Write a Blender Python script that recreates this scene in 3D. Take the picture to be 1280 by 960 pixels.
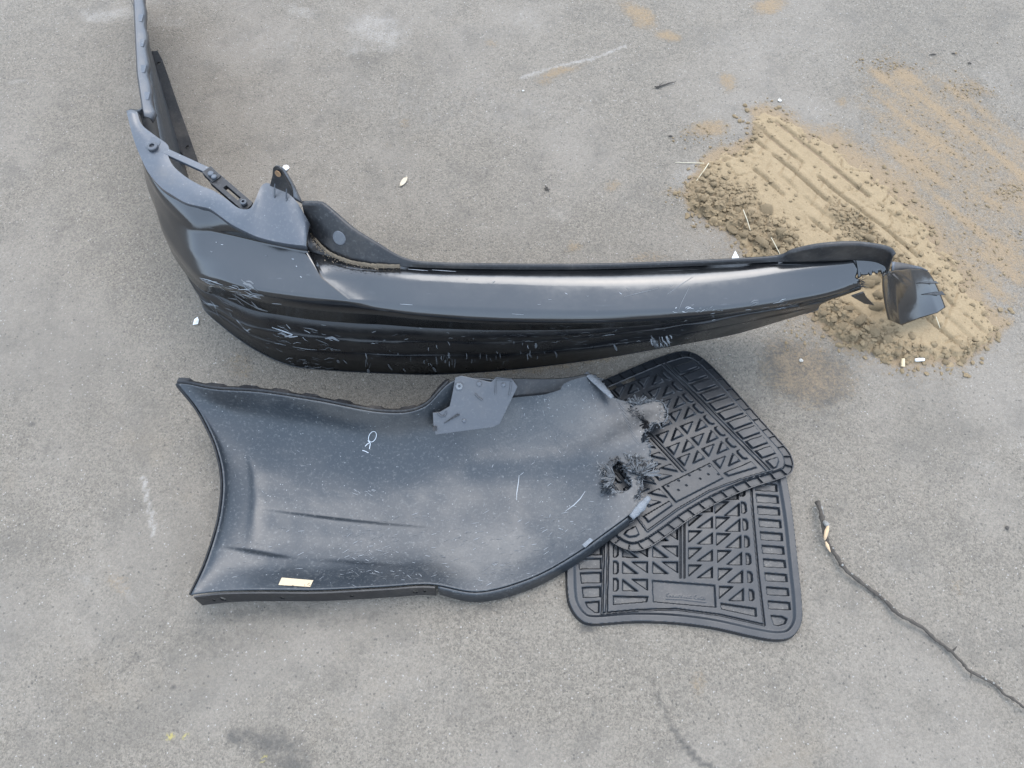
import bpy, bmesh, math, random
import numpy as np
from mathutils import Vector, Matrix
from mathutils.bvhtree import BVHTree

R = math.radians
for o in list(bpy.data.objects):
    bpy.data.objects.remove(o)
SC = bpy.context.scene
COL = SC.collection

# ------------------------------------------------------------------ camera, sky, sun, exposure
CAM_H, TILT, FPX = 1.5, R(24), 960.0
cd = bpy.data.cameras.new('camera')
cam = bpy.data.objects.new('camera', cd)
COL.objects.link(cam)
cam.location = (0, 0, CAM_H)
cam.rotation_euler = (TILT, 0, 0)
cd.sensor_width = 36.0
cd.lens = 36.0 * FPX / 1280.0
cd.clip_start = 0.05
cd.clip_end = 3000
SC.camera = cam

SUN_EL, SUN_AZ = R(64), R(22)          # high behind thin cloud, beyond the parts and a little to the right
w = bpy.data.worlds.new('World')
SC.world = w
w.use_nodes = True
nt = w.node_tree
nt.nodes.clear()
sky = nt.nodes.new('ShaderNodeTexSky')
sky.sky_type = 'NISHITA'
sky.sun_disc = False
sky.sun_elevation = SUN_EL
sky.sun_rotation = SUN_AZ
sky.air_density = 1.0
sky.dust_density = 3.0
sky.ozone_density = 1.0
bgn = nt.nodes.new('ShaderNodeBackground')
bgn.inputs['Strength'].default_value = 0.15
hsv = nt.nodes.new('ShaderNodeHueSaturation')
hsv.inputs['Saturation'].default_value = 0.9
out = nt.nodes.new('ShaderNodeOutputWorld')
nt.links.new(sky.outputs[0], hsv.inputs['Color'])
cloud = nt.nodes.new('ShaderNodeMix')          # an even veil of thin cloud over the blue
cloud.data_type = 'RGBA'
cloud.inputs[0].default_value = 0.6
cloud.inputs[7].default_value = (5.9, 7.3, 9.2, 1)
nt.links.new(hsv.outputs[0], cloud.inputs[6])
nt.links.new(cloud.outputs[2], bgn.inputs['Color'])
nt.links.new(bgn.outputs[0], out.inputs['Surface'])

sd = bpy.data.lights.new('sun', 'SUN')
sd.energy = 0.75
sd.angle = R(45)
sd.color = (1.0, 0.97, 0.93)
sun = bpy.data.objects.new('sun', sd)
COL.objects.link(sun)
sun.location = (2, 4, 8)
sdir = Vector((math.sin(SUN_AZ) * math.cos(SUN_EL), math.cos(SUN_AZ) * math.cos(SUN_EL), math.sin(SUN_EL)))
sun.rotation_euler = sdir.to_track_quat('Z', 'Y').to_euler()

SC.render.engine = 'CYCLES'
SC.view_settings.view_transform = 'Standard'
SC.view_settings.look = 'None'
SC.view_settings.exposure = 1.62
SC.view_settings.gamma = 1.0
SC.view_settings.use_curve_mapping = False
SC.render.resolution_x, SC.render.resolution_y = 1024, 768

# ------------------------------------------------------------------ where things lie (survey from the photograph)
CT, ST = math.cos(TILT), math.sin(TILT)


def W(px, py, z=0.0):
    """ground-plan position of a point seen at (px, py) that lies at height z"""
    a = (px - 640.0) / FPX
    b = -(py - 480.0) / FPX
    dy = ST + b * CT
    dz = -CT + b * ST
    k = (z - CAM_H) / dz
    return np.array((a * k, dy * k, z))


def WA(px, py, z):
    px, py, z = np.broadcast_arrays(np.asarray(px, float), np.asarray(py, float), np.asarray(z, float))
    a = (px - 640.0) / FPX
    b = -(py - 480.0) / FPX
    dz = -CT + b * ST
    k = (z - CAM_H) / dz
    return np.stack((a * k, (ST + b * CT) * k, z), -1)


def PA(x, y, z):
    f = y * ST + (CAM_H - z) * CT
    u = y * CT - (CAM_H - z) * ST
    f = np.where(f < 0.02, 0.02, f)
    return 640 + FPX * x / f, 480 - FPX * u / f


# ------------------------------------------------------------------ number helpers
def hash2(ix, iy, seed):
    n = (ix.astype(np.int64) * 374761393 + iy.astype(np.int64) * 668265263 + seed * 1442695041) & 0x7fffffff
    n = ((n ^ (n >> 13)) * 1274126177) & 0x7fffffff
    n = ((n ^ (n >> 16)) * 60493) & 0x7fffffff
    return ((n ^ (n >> 11)) & 0xfffff) / float(0xfffff)


def vnoise(x, y, seed=0):
    ix, iy = np.floor(x), np.floor(y)
    fx, fy = x - ix, y - iy
    fx = fx * fx * (3 - 2 * fx)
    fy = fy * fy * (3 - 2 * fy)
    a = hash2(ix, iy, seed)
    b = hash2(ix + 1, iy, seed)
    c = hash2(ix, iy + 1, seed)
    d = hash2(ix + 1, iy + 1, seed)
    return (a * (1 - fx) + b * fx) * (1 - fy) + (c * (1 - fx) + d * fx) * fy


def fbm(x, y, seed=0, oct=4):
    v, amp, tot = 0, 1.0, 0
    for i in range(oct):
        v = v + amp * vnoise(x, y, seed + i * 17)
        tot += amp
        amp *= 0.5
        x, y = x * 2.03 + 5.1, y * 2.03 + 1.7
    return v / tot


def worley(x, y, seed=0):
    ix, iy = np.floor(x), np.floor(y)
    f1 = np.full(x.shape, 9.0)
    f2 = np.full(x.shape, 9.0)
    idv = np.zeros(x.shape)
    for dx in (-1, 0, 1):
        for dy in (-1, 0, 1):
            cx, cy = ix + dx, iy + dy
            ox = cx + hash2(cx, cy, seed)
            oy = cy + hash2(cx, cy, seed + 7)
            d = np.hypot(x - ox, y - oy)
            m = d < f1
            f2 = np.where(m, f1, np.minimum(f2, d))
            idv = np.where(m, hash2(cx, cy, seed + 13), idv)
            f1 = np.where(m, d, f1)
    return f1, f2, idv


def sstep(a, b, x):
    t = np.clip((x - a) / (b - a), 0, 1)
    return t * t * (3 - 2 * t)


def segdist(x, y, pts):
    """distance to an open polyline and arc length of the nearest point"""
    best = np.full(np.shape(x), 1e9)
    arc = np.zeros(np.shape(x))
    s0 = 0
    for (ax, ay), (bx, by) in zip(pts[:-1], pts[1:]):
        ex, ey = bx - ax, by - ay
        L = math.hypot(ex, ey) + 1e-9
        t = np.clip(((x - ax) * ex + (y - ay) * ey) / (L * L), 0, 1)
        d = np.hypot(x - ax - t * ex, y - ay - t * ey)
        m = d < best
        best = np.where(m, d, best)
        arc = np.where(m, s0 + t * L, arc)
        s0 += L
    return best, arc


def inside(x, y, poly):
    c = np.zeros(np.shape(x), bool)
    n = len(poly)
    for i in range(n):
        ax, ay = poly[i]
        bx, by = poly[(i + 1) % n]
        if ay == by:
            continue
        c ^= ((ay > y) != (by > y)) & (x < (bx - ax) * (y - ay) / (by - ay) + ax)
    return c


def sdf(x, y, poly):
    """negative inside a closed polygon"""
    d, arc = segdist(x, y, list(poly) + [poly[0]])
    return np.where(inside(x, y, poly), -d, d), arc


def cat(ctrl, per):
    """Catmull-Rom through control points along axis 0"""
    c = np.asarray(ctrl, float)
    n = len(c)
    if isinstance(per, int):
        per = [per] * (n - 1)
    outp = []
    for i in range(n - 1):
        p1, p2 = c[i], c[i + 1]
        p0 = c[i - 1] if i > 0 else 2 * p1 - p2
        p3 = c[i + 2] if i + 2 < n else 2 * p2 - p1
        for k in range(per[i]):
            t = k / per[i]
            outp.append(0.5 * (2 * p1 + (p2 - p0) * t + (2 * p0 - 5 * p1 + 4 * p2 - p3) * t * t + (3 * p1 - p0 - 3 * p2 + p3) * t ** 3))
    outp.append(c[-1])
    return np.array(outp)


def closed_cat(pts, per):
    c = [pts[-1]] + list(pts) + [pts[0], pts[1]]
    return cat(c, per)[per:-per - 1]


def roundpoly(p, r, n=4):
    """polyline (K,3) with its interior corners rounded"""
    p = np.asarray(p, float)
    o = [p[0]]
    for i in range(1, len(p) - 1):
        a, b, c = p[i - 1], p[i], p[i + 1]
        la, lc = np.linalg.norm(a - b), np.linalg.norm(c - b)
        ra, rc = min(r, 0.42 * la), min(r, 0.42 * lc)
        A = b + (a - b) * (ra / (la + 1e-9))
        Cc = b + (c - b) * (rc / (lc + 1e-9))
        for k in range(n + 1):
            t = k / n
            o.append((1 - t) ** 2 * A + 2 * t * (1 - t) * b + t * t * Cc)
    o.append(p[-1])
    return np.array(o)


def grid_faces(nr, nc, keep=None, flip=False):
    f = []
    for i in range(nr - 1):
        for j in range(nc - 1):
            if keep is None or keep[i, j]:
                q = (i * nc + j, i * nc + j + 1, (i + 1) * nc + j + 1, (i + 1) * nc + j)
                f.append(q[::-1] if flip else q)
    return f


# ------------------------------------------------------------------ object helpers
ORG = {}


def tag(o, label=None, cat_=None, group=None, kind=None):
    if label:
        o['label'] = label
    if cat_:
        o['category'] = cat_
    if group:
        o['group'] = group
    if kind:
        o['kind'] = kind
    return o


def empty(name, loc, label, cat_, group=None):
    o = bpy.data.objects.new(name, None)
    COL.objects.link(o)
    o.location = loc
    o.empty_display_size = 0.05
    ORG[o.name] = np.array(loc, float)
    return tag(o, label, cat_, group)


def obj(name, verts, faces, mat, parent=None, smooth=True, sharp=38, solid=0, offset=-1, bevel=0, origin=None, attrs=None, weld=0):
    v = np.asarray(verts, float).reshape(-1, 3)
    if parent is not None:
        org = ORG[parent.name]
    elif origin is not None:
        org = np.array(origin, float)
    else:
        org = np.array(((v[:, 0].min() + v[:, 0].max()) / 2, (v[:, 1].min() + v[:, 1].max()) / 2, v[:, 2].min()))
    me = bpy.data.meshes.new(name)
    me.from_pydata((v - org).tolist(), [], [tuple(int(i) for i in f) for f in faces])
    if attrs:
        for k, a in attrs.items():
            a = np.asarray(a, np.float32)
            if a.ndim == 1:
                at = me.attributes.new(k, 'FLOAT', 'POINT')
                at.data.foreach_set('value', a)
            else:
                at = me.attributes.new(k, 'FLOAT_COLOR', 'POINT')
                at.data.foreach_set('color', a.ravel())
    if weld:
        bm = bmesh.new()
        bm.from_mesh(me)
        bmesh.ops.remove_doubles(bm, verts=bm.verts, dist=weld)
        bm.to_mesh(me)
        bm.free()
    me.update()
    if smooth:
        me.polygons.foreach_set('use_smooth', [True] * len(me.polygons))
        if sharp:
            me.set_sharp_from_angle(angle=R(sharp))
    me.materials.append(mat)
    o = bpy.data.objects.new(name, me)
    COL.objects.link(o)
    if parent is not None:
        o.parent = parent
        ORG[o.name] = org
    else:
        o.location = org
        ORG[o.name] = org
    if solid:
        m = o.modifiers.new('thickness', 'SOLIDIFY')
        m.thickness = solid
        m.offset = offset
    if bevel:
        m = o.modifiers.new('edge', 'BEVEL')
        m.width = bevel
        m.segments = 2
        m.limit_method = 'ANGLE'
    return o


class MB:
    def __init__(s):
        s.v, s.f = [], []

    def add(s, v, f):
        n = len(s.v)
        s.v += [tuple(map(float, p)) for p in v]
        s.f += [tuple(i + n for i in q) for q in f]
        return s

    def tube(s, pts, rad, n=8, cap=True):
        pts = [Vector(p) for p in pts]
        if not hasattr(rad, '__len__'):
            rad = [rad] * len(pts)
        vs, fs = [], []
        up = Vector((0, 0, 1))
        for i, p in enumerate(pts):
            t = (pts[min(i + 1, len(pts) - 1)] - pts[max(i - 1, 0)]).normalized()
            a = t.cross(up)
            if a.length < 1e-4:
                a = t.cross(Vector((1, 0, 0)))
            a.normalize()
            b = a.cross(t).normalized()
            for k in range(n):
                q = 2 * math.pi * k / n
                vs.append(p + (a * math.cos(q) + b * math.sin(q)) * rad[i])
        for i in range(len(pts) - 1):
            for k in range(n):
                fs.append((i * n + k, i * n + (k + 1) % n, (i + 1) * n + (k + 1) % n, (i + 1) * n + k))
        if cap:
            fs.append(tuple(range(n))[::-1])
            fs.append(tuple((len(pts) - 1) * n + k for k in range(n)))
        return s.add(vs, fs)

    def box(s, corners_top, corners_bot):
        """8-corner block from a top quad and a bottom quad"""
        v = list(corners_top) + list(corners_bot)
        n = len(corners_top)
        f = [tuple(range(n)), tuple(range(2 * n - 1, n - 1, -1))]
        for k in range(n):
            f.append((k, n + k, n + (k + 1) % n, (k + 1) % n))
        return s.add(v, f)

    def disc(s, c, nrm, r, h, n=20, bev=0.25, r_in=0):
        """low round button standing on a surface"""
        c, nrm = Vector(c), Vector(nrm).normalized()
        a = nrm.orthogonal().normalized()
        b = nrm.cross(a)
        prof = [(r, 0), (r, h * (1 - bev)), (r - h * bev * 1.2, h)]
        if r_in:
            prof += [(r_in, h), (r_in * 0.9, h * 0.2)]
        vs, fs = [], []
        for (rr, hh) in prof:
            for k in range(n):
                q = 2 * math.pi * k / n
                vs.append(c + (a * math.cos(q) + b * math.sin(q)) * rr + nrm * hh)
        for i in range(len(prof) - 1):
            for k in range(n):
                fs.append((i * n + k, i * n + (k + 1) % n, (i + 1) * n + (k + 1) % n, (i + 1) * n + k))
        fs.append(tuple((len(prof) - 1) * n + k for k in range(n)))
        return s.add(vs, fs)


def fill2d(outer, holes, maxedge=None):
    """flat triangulated shape with real holes: returns 2-D verts and faces"""
    bm = bmesh.new()
    edges = []
    for loop in [outer] + holes:
        vs = [bm.verts.new((x, y, 0)) for x, y in loop]
        for i in range(len(vs)):
            edges.append(bm.edges.new((vs[i], vs[(i + 1) % len(vs)])))
    bmesh.ops.triangle_fill(bm, edges=edges, use_beauty=True)
    bm.verts.index_update()
    v = np.array([v.co[:2] for v in bm.verts])
    f = []
    for fc in bm.faces:
        ix = [x.index for x in fc.verts]
        q = v[ix]
        ar = sum(q[k - 1][0] * q[k][1] - q[k][0] * q[k - 1][1] for k in range(len(ix)))
        f.append(tuple(ix if ar > 0 else ix[::-1]))
    bm.free()
    return v, f


def circle2d(cx, cy, rx, ry, n=12):
    return [(cx + rx * math.cos(2 * math.pi * k / n), cy + ry * math.sin(2 * math.pi * k / n)) for k in range(n)]


CAMV = Vector((0, 0, CAM_H))


def hit(bvh, px, py):
    p = Vector(W(px, py, 0))
    d = (p - CAMV).normalized()
    loc, nrm, idx, dist = bvh.ray_cast(CAMV, d)
    if loc is None:
        return None
    if nrm.dot(d) > 0:
        nrm = -nrm
    return loc, nrm


def stroke(mb, bvh, pts, width, lift=0.0007, step=3.0, taper=True):
    """thin mark lying on a surface along a path"""
    pts = [np.array(p, float) for p in pts]
    path = []
    for a, b in zip(pts[:-1], pts[1:]):
        n = max(1, int(np.linalg.norm(b - a) / step))
        for k in range(n):
            path.append(a + (b - a) * k / n)
    path.append(pts[-1])
    hs = [hit(bvh, *p) for p in path]
    hs = [h for h in hs if h]
    if len(hs) < 2:
        return
    vs, fs = [], []
    for i, (p, n) in enumerate(hs):
        t = hs[min(i + 1, len(hs) - 1)][0] - hs[max(i - 1, 0)][0]
        s = n.cross(t)
        if s.length < 1e-7:
            return
        s.normalize()
        ww = width * 0.5
        if taper:
            q = i / (len(hs) - 1)
            ww *= 0.35 + 0.65 * math.sin(math.pi * min(max(q, 0.08), 0.92))
        vs += [p + n * lift + s * ww, p + n * lift - s * ww]
    for i in range(len(hs) - 1):
        fs.append((2 * i, 2 * i + 1, 2 * i + 3, 2 * i + 2))
    mb.add(vs, fs)


# ------------------------------------------------------------------ materials
class NT:
    def __init__(s, name):
        s.m = bpy.data.materials.new(name)
        s.m.use_nodes = True
        s.t = s.m.node_tree
        s.t.nodes.clear()
        s.o = s.t.nodes.new('ShaderNodeOutputMaterial')
        s.b = s.t.nodes.new('ShaderNodeBsdfPrincipled')
        s.t.links.new(s.b.outputs[0], s.o.inputs['Surface'])
        s.co = s.t.nodes.new('ShaderNodeTexCoord').outputs['Object']

    def _set(s, sock, v):
        if isinstance(v, bpy.types.NodeSocket):
            s.t.links.new(v, sock)
        elif hasattr(v, '__len__') and len(v) == 3 and sock.type == 'RGBA':
            sock.default_value = (*v, 1)
        else:
            sock.default_value = v

    def p(s, name, v):
        s._set(s.b.inputs[name], v)

    def scale(s, vec, rot=(0, 0, 0), co=None):
        n = s.t.nodes.new('ShaderNodeMapping')
        s.t.links.new(co or s.co, n.inputs['Vector'])
        n.inputs['Scale'].default_value = vec
        n.inputs['Rotation'].default_value = rot
        return n.outputs[0]

    def noise(s, sc, det=4, rough=0.55, co=None, dist=0):
        n = s.t.nodes.new('ShaderNodeTexNoise')
        s.t.links.new(co or s.co, n.inputs['Vector'])
        n.inputs['Scale'].default_value = sc
        n.inputs['Detail'].default_value = det
        n.inputs['Roughness'].default_value = rough
        n.inputs['Distortion'].default_value = dist
        return n.outputs['Fac']

    def vor(s, sc, co=None, outp='Distance', feature='F1'):
        n = s.t.nodes.new('ShaderNodeTexVoronoi')
        n.feature = feature
        s.t.links.new(co or s.co, n.inputs['Vector'])
        n.inputs['Scale'].default_value = sc
        return n.outputs[outp]

    def math(s, op, a, b=0.0, c=0.0):
        n = s.t.nodes.new('ShaderNodeMath')
        n.operation = op
        for i, v in enumerate((a, b, c)):
            if i < len(n.inputs):
                s._set(n.inputs[i], v)
        return n.outputs[0]

    def ramp(s, f, a, b, lo=0.0, hi=1.0):
        n = s.t.nodes.new('ShaderNodeMapRange')
        n.interpolation_type = 'SMOOTHSTEP'
        s._set(n.inputs['Value'], f)
        n.inputs['From Min'].default_value = a
        n.inputs['From Max'].default_value = b
        n.inputs['To Min'].default_value = lo
        n.inputs['To Max'].default_value = hi
        return n.outputs['Result']

    def mix(s, f, a, b, mode='MIX'):
        n = s.t.nodes.new('ShaderNodeMix')
        n.data_type = 'RGBA'
        n.blend_type = mode
        s._set(n.inputs['Factor'], f)
        s._set(n.inputs[6], a)
        s._set(n.inputs[7], b)
        return n.outputs[2]

    def chan(s, c, i):
        n = s.t.nodes.new('ShaderNodeSeparateColor')
        s.t.links.new(c, n.inputs[0])
        return n.outputs[i]

    def attr(s, name, outp='Color'):
        n = s.t.nodes.new('ShaderNodeAttribute')
        n.attribute_name = name
        return n.outputs[outp]

    def bump(s, h, strength=0.5, dist=0.002, prev=None):
        n = s.t.nodes.new('ShaderNodeBump')
        n.inputs['Strength'].default_value = strength
        n.inputs['Distance'].default_value = dist
        s.t.links.new(h, n.inputs['Height'])
        if prev is not None:
            s.t.links.new(prev, n.inputs['Normal'])
        return n.outputs[0]


def simple(name, col, rough=0.5, ior=1.5, var=0.25, sc=60, bump=0.0):
    n = NT(name)
    f = n.noise(sc, 5)
    c = n.mix(f, tuple(x * (1 - var) for x in col), tuple(min(1, x * (1 + var)) for x in col))
    n.p('Base Color', c)
    n.p('Roughness', rough)
    n.p('IOR', ior)
    if bump:
        n.p('Normal', n.bump(n.noise(sc * 2, 6), 0.5, bump))
    return n.m


def mat_asphalt():
    n = NT('asphalt')
    st = n.attr('stain')
    tan, oil_shade, pale = n.chan(st, 0), n.chan(st, 1), n.chan(st, 2)
    g1 = n.chan(n.vor(290, outp='Color'), 0)
    g2 = n.chan(n.vor(560, outp='Color'), 1)
    gr = n.math('ADD', n.math('MULTIPLY', g1, 0.55), n.math('MULTIPLY', g2, 0.45))
    fine = n.noise(620, 3, 0.75)
    gr = n.math('ADD', n.math('MULTIPLY', gr, 0.75), n.math('MULTIPLY', n.ramp(fine, 0.3, 0.7), 0.25))
    col = n.mix(gr, (0.066, 0.059, 0.047), (0.238, 0.214, 0.174))
    # broad worn and grimy areas
    big = n.noise(2.2, 6, 0.6)
    col = n.mix(n.ramp(big, 0.42, 0.66, 0.0, 0.50), col, (0.212, 0.193, 0.163))
    big2 = n.noise(1.3, 7, 0.68, None, 0.6)
    col = n.mix(n.ramp(big2, 0.50, 0.66, 0.0, 0.42), col, (0.105, 0.096, 0.080))
    warm = n.noise(3.1, 6, 0.7, None, 0.4)
    col = n.mix(n.ramp(warm, 0.56, 0.74, 0.0, 0.35), col, (0.190, 0.160, 0.118))
    mid = n.noise(11, 6, 0.65)
    col = n.mix(n.ramp(mid, 0.48, 0.72, 0.0, 0.42), col, (0.092, 0.085, 0.072))
    gm = n.noise(70, 5, 0.75)
    col = n.mix(n.ramp(gm, 0.55, 0.75, 0.0, 0.40), col, (0.070, 0.065, 0.056))
    col = n.mix(n.ramp(gm, 0.42, 0.25, 0.0, 0.35), col, (0.235, 0.215, 0.180))
    # bleached aggregate chips
    wn = n.t.nodes.new('ShaderNodeTexNoise')
    n.t.links.new(n.co, wn.inputs['Vector'])
    wn.inputs['Scale'].default_value = 420
    va = n.t.nodes.new('ShaderNodeVectorMath')
    va.operation = 'MULTIPLY_ADD'
    n.t.links.new(wn.outputs['Color'], va.inputs[0])
    va.inputs[1].default_value = (.006, .006, .006)
    n.t.links.new(n.co, va.inputs[2])
    wco = va.outputs[0]
    chip = n.chan(n.vor(135, wco, outp='Color'), 2)
    chd = n.vor(135, wco)
    cm = n.math('MULTIPLY', n.ramp(chip, 0.984, 0.987), n.ramp(chd, 0.36, 0.15))
    cm = n.math('MULTIPLY', cm, n.ramp(n.chan(n.vor(135, wco, outp='Color'), 0), 0.0, 0.9, 0.15, 1.0))
    chip2 = n.chan(n.vor(260, wco, outp='Color'), 0)
    chd2 = n.vor(260, wco)
    cm2 = n.math('MULTIPLY', n.ramp(chip2, 0.965, 0.972, 0, 0.6), n.ramp(chd2, 0.45, 0.2))
    # dark pits
    pit = n.math('MULTIPLY', n.ramp(n.chan(n.vor(170, outp='Color'), 1), 0.93, 0.94), n.ramp(n.vor(170), 0.45, 0.2))
    col = n.mix(n.math('MULTIPLY', pit, 0.45), col, (0.035, 0.034, 0.032))
    # dusty pale patches, plus painted brightening of the far ground
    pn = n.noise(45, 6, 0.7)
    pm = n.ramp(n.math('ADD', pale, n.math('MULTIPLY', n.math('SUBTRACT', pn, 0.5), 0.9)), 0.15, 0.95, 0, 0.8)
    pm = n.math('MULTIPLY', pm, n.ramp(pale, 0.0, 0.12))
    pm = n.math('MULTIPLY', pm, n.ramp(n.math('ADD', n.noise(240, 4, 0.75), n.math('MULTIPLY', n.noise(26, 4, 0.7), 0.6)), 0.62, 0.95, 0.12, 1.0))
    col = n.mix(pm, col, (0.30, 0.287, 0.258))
    col = n.mix(cm, col, (0.50, 0.49, 0.46))
    col = n.mix(cm2, col, (0.40, 0.39, 0.36))
    # dark spills and grime, with the loose panel's contact shade painted in
    on = n.noise(55, 6, 0.7)
    om = n.ramp(n.math('ADD', oil_shade, n.math('MULTIPLY', n.math('SUBTRACT', on, 0.5), 1.5)), 0.2, 1.0, 0, 0.8)
    om = n.math('MULTIPLY', om, n.ramp(oil_shade, 0.0, 0.12))
    col = n.mix(om, col, (0.040, 0.036, 0.029))
    # tan dirt film
    tn = n.noise(38, 7, 0.72)
    tn2 = n.noise(160, 4, 0.7)
    tt = n.math('ADD', tan, n.math('ADD', n.math('MULTIPLY', n.math('SUBTRACT', tn, 0.5), 1.0), n.math('MULTIPLY', n.math('SUBTRACT', tn2, 0.5), 1.25)))
    tm = n.math('MULTIPLY', n.ramp(tt, 0.15, 0.95, 0, 0.92), n.ramp(tan, 0.0, 0.12))
    col = n.mix(tm, col, n.mix(tn2, (0.180, 0.130, 0.075), (0.262, 0.196, 0.117)))
    # yellow paint flecks
    yl = st.node.outputs['Alpha']
    ym = n.math('MULTIPLY', n.ramp(yl, 0.1, 0.7), n.ramp(n.noise(140, 3), 0.42, 0.55))
    col = n.mix(n.math('MULTIPLY', ym, 0.45), col, (0.42, 0.36, 0.06))
    col = n.mix(1.0, col, (0.895, 0.855, 0.838), 'MULTIPLY')
    n.p('Base Color', col)
    n.p('Roughness', n.ramp(om, 0, 1, 0.9, 0.55))
    n.p('IOR', 1.45)
    h = n.math('ADD', n.math('MULTIPLY', n.vor(290), -0.6), n.math('MULTIPLY', n.vor(560), -0.35))
    h = n.math('ADD', h, n.math('MULTIPLY', n.noise(700, 4, 0.7), 0.5))
    h = n.math('SUBTRACT', h, n.math('MULTIPLY', pit, 0.8))
    b = n.bump(h, 0.6, 0.0030)
    b = n.bump(n.math('MULTIPLY', n.math('MULTIPLY', tm, n.noise(120, 6, 0.7)), 1.0), 0.6, 0.006, b)
    n.p('Normal', b)
    return n.m


def mat_dirt(name='sandy_dirt', k=1.0, damp=False):
    n = NT(name)
    a = n.noise(30, 7, 0.65)
    b = n.noise(260, 5, 0.7)
    c = n.mix(a, (0.172 * k, 0.122 * k, 0.068 * k), (0.262 * k, 0.196 * k, 0.116 * k))
    c = n.mix(n.ramp(b, 0.35, 0.75, 0, 0.5), c, (0.272 * k, 0.208 * k, 0.127 * k))
    c = n.mix(n.ramp(n.noise(95, 4), 0.60, 0.72, 0, 0.5), c, (0.13 * k, 0.09 * k, 0.052 * k))
    if damp:
        c = n.mix(n.math('MULTIPLY', n.attr('damp', 'Fac'), 0.75), c, n.mix(b, (0.12, 0.085, 0.05), (0.20, 0.148, 0.09)))
    n.p('Base Color', c)
    n.p('Roughness', 0.95)
    n.p('IOR', 1.35)
    bb = n.bump(b, 0.6, 0.003)
    bb = n.bump(n.noise(90, 6, 0.7), 0.5, 0.006, bb)
    n.p('Normal', bb)
    return n.m


def mat_paint():
    """black bumper paint with dust, swirls and grime"""
    n = NT('black_paint')
    d = n.noise(9, 6, 0.6)
    f = n.noise(120, 5, 0.7)
    scr = n.noise(1.0, 4, 0.6, n.scale((6, 90, 220), (0.1, 0.0, 0.12)))
    c = n.mix(n.ramp(d, 0.4, 0.75, 0, 0.5), (0.006, 0.0065, 0.0075), (0.015, 0.0155, 0.016))
    c = n.mix(n.math('MULTIPLY', n.ramp(f, 0.62, 0.8), 0.30), c, (0.10, 0.10, 0.10))
    c = n.mix(n.math('MULTIPLY', n.ramp(scr, 0.64, 0.76), 0.25), c, (0.16, 0.165, 0.17))
    n.p('Base Color', c)
    n.p('Roughness', n.ramp(n.math('ADD', n.math('MULTIPLY', d, 0.6), n.math('MULTIPLY', f, 0.4)), 0.3, 0.75, 0.08, 0.25))
    n.p('IOR', 1.72)
    n.p('Normal', n.bump(n.noise(14, 3, 0.5), 0.18, 0.004, n.bump(n.noise(4.5, 2, 0.5), 0.30, 0.012)))
    return n.m


def mat_valance():
    """textured lower bumper plastic, scraped and dirty"""
    n = NT('scraped_plastic')
    d = n.noise(14, 6, 0.65)
    v = n.noise(1.0, 6, 0.7, n.scale((140, 60, 22)))
    hz = n.noise(1.0, 6, 0.7, n.scale((10, 40, 150)))
    c = n.mix(n.ramp(d, 0.4, 0.7, 0, 0.6), (0.005, 0.0052, 0.006), (0.016, 0.015, 0.0135))
    c = n.mix(n.math('MULTIPLY', n.ramp(v, 0.62, 0.80), 0.35), c, (0.10, 0.103, 0.104))
    c = n.mix(n.math('MULTIPLY', n.ramp(hz, 0.64, 0.80), 0.32), c, (0.12, 0.12, 0.116))
    n.p('Base Color', c)
    n.p('Roughness', n.ramp(d, 0.3, 0.7, 0.24, 0.42))
    n.p('IOR', 1.42)
    n.p('Normal', n.bump(n.math('ADD', v, hz), 0.15, 0.002, n.bump(n.noise(7, 3, 0.5), 0.5, 0.012)))
    return n.m


def mat_plastic(name, base, rough, ior=1.5, dust=0.3, tanf=0.0, specks=0.0, film=False):
    n = NT(name)
    d = n.noise(7, 6, 0.62)
    f = n.noise(170, 5, 0.72)
    c = n.mix(d, tuple(x * 0.75 for x in base), tuple(x * 1.3 for x in base))
    c = n.mix(n.math('MULTIPLY', n.ramp(f, 0.5, 0.78), dust), c, (0.13, 0.13, 0.125))
    if tanf:
        t = n.math('MULTIPLY', n.ramp(n.noise(5.5, 6, 0.7), 0.46, 0.70), tanf)
        c = n.mix(t, c, (0.115, 0.098, 0.080))
    if film:
        fl = n.attr('dust', 'Fac')
        g = n.math('ADD', fl, n.math('ADD', n.math('MULTIPLY', n.math('SUBTRACT', n.noise(20, 6, 0.7), 0.5), 0.9), n.math('MULTIPLY', n.math('SUBTRACT', n.noise(330, 4, 0.8), 0.5), 1.3)))
        fm = n.math('MULTIPLY', n.ramp(g, 0.15, 1.25, 0, 0.62), n.ramp(fl, 0.0, 0.15))
        c = n.mix(fm, c, n.mix(n.noise(9, 4), (0.066, 0.066, 0.065), (0.088, 0.079, 0.068)))
    if specks:
        a = n.noise(1.0, 5, 0.75, n.scale((42, 300, 100), (0, 0, R(18))))
        b = n.noise(1.0, 5, 0.75, n.scale((70, 420, 100), (0, 0, R(-12))))
        s = n.math('MULTIPLY', n.math('MAXIMUM', n.ramp(a, 0.655, 0.72), n.ramp(b, 0.66, 0.72)), n.ramp(n.noise(6, 4), 0.42, 0.6))
        vv = n.math('MULTIPLY', n.ramp(n.chan(n.vor(230, outp='Color'), 0), 0.95, 0.97), n.ramp(n.vor(230), 0.3, 0.15))
        c = n.mix(n.math('MULTIPLY', n.math('MAXIMUM', s, vv), specks), c, (0.30, 0.31, 0.31))
    n.p('Base Color', c)
    n.p('Roughness', n.ramp(d, 0.25, 0.75, rough * 0.8, min(1, rough * 1.25)))
    n.p('IOR', ior)
    n.p('Normal', n.bump(f, 0.10, 0.0015))
    return n.m


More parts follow.
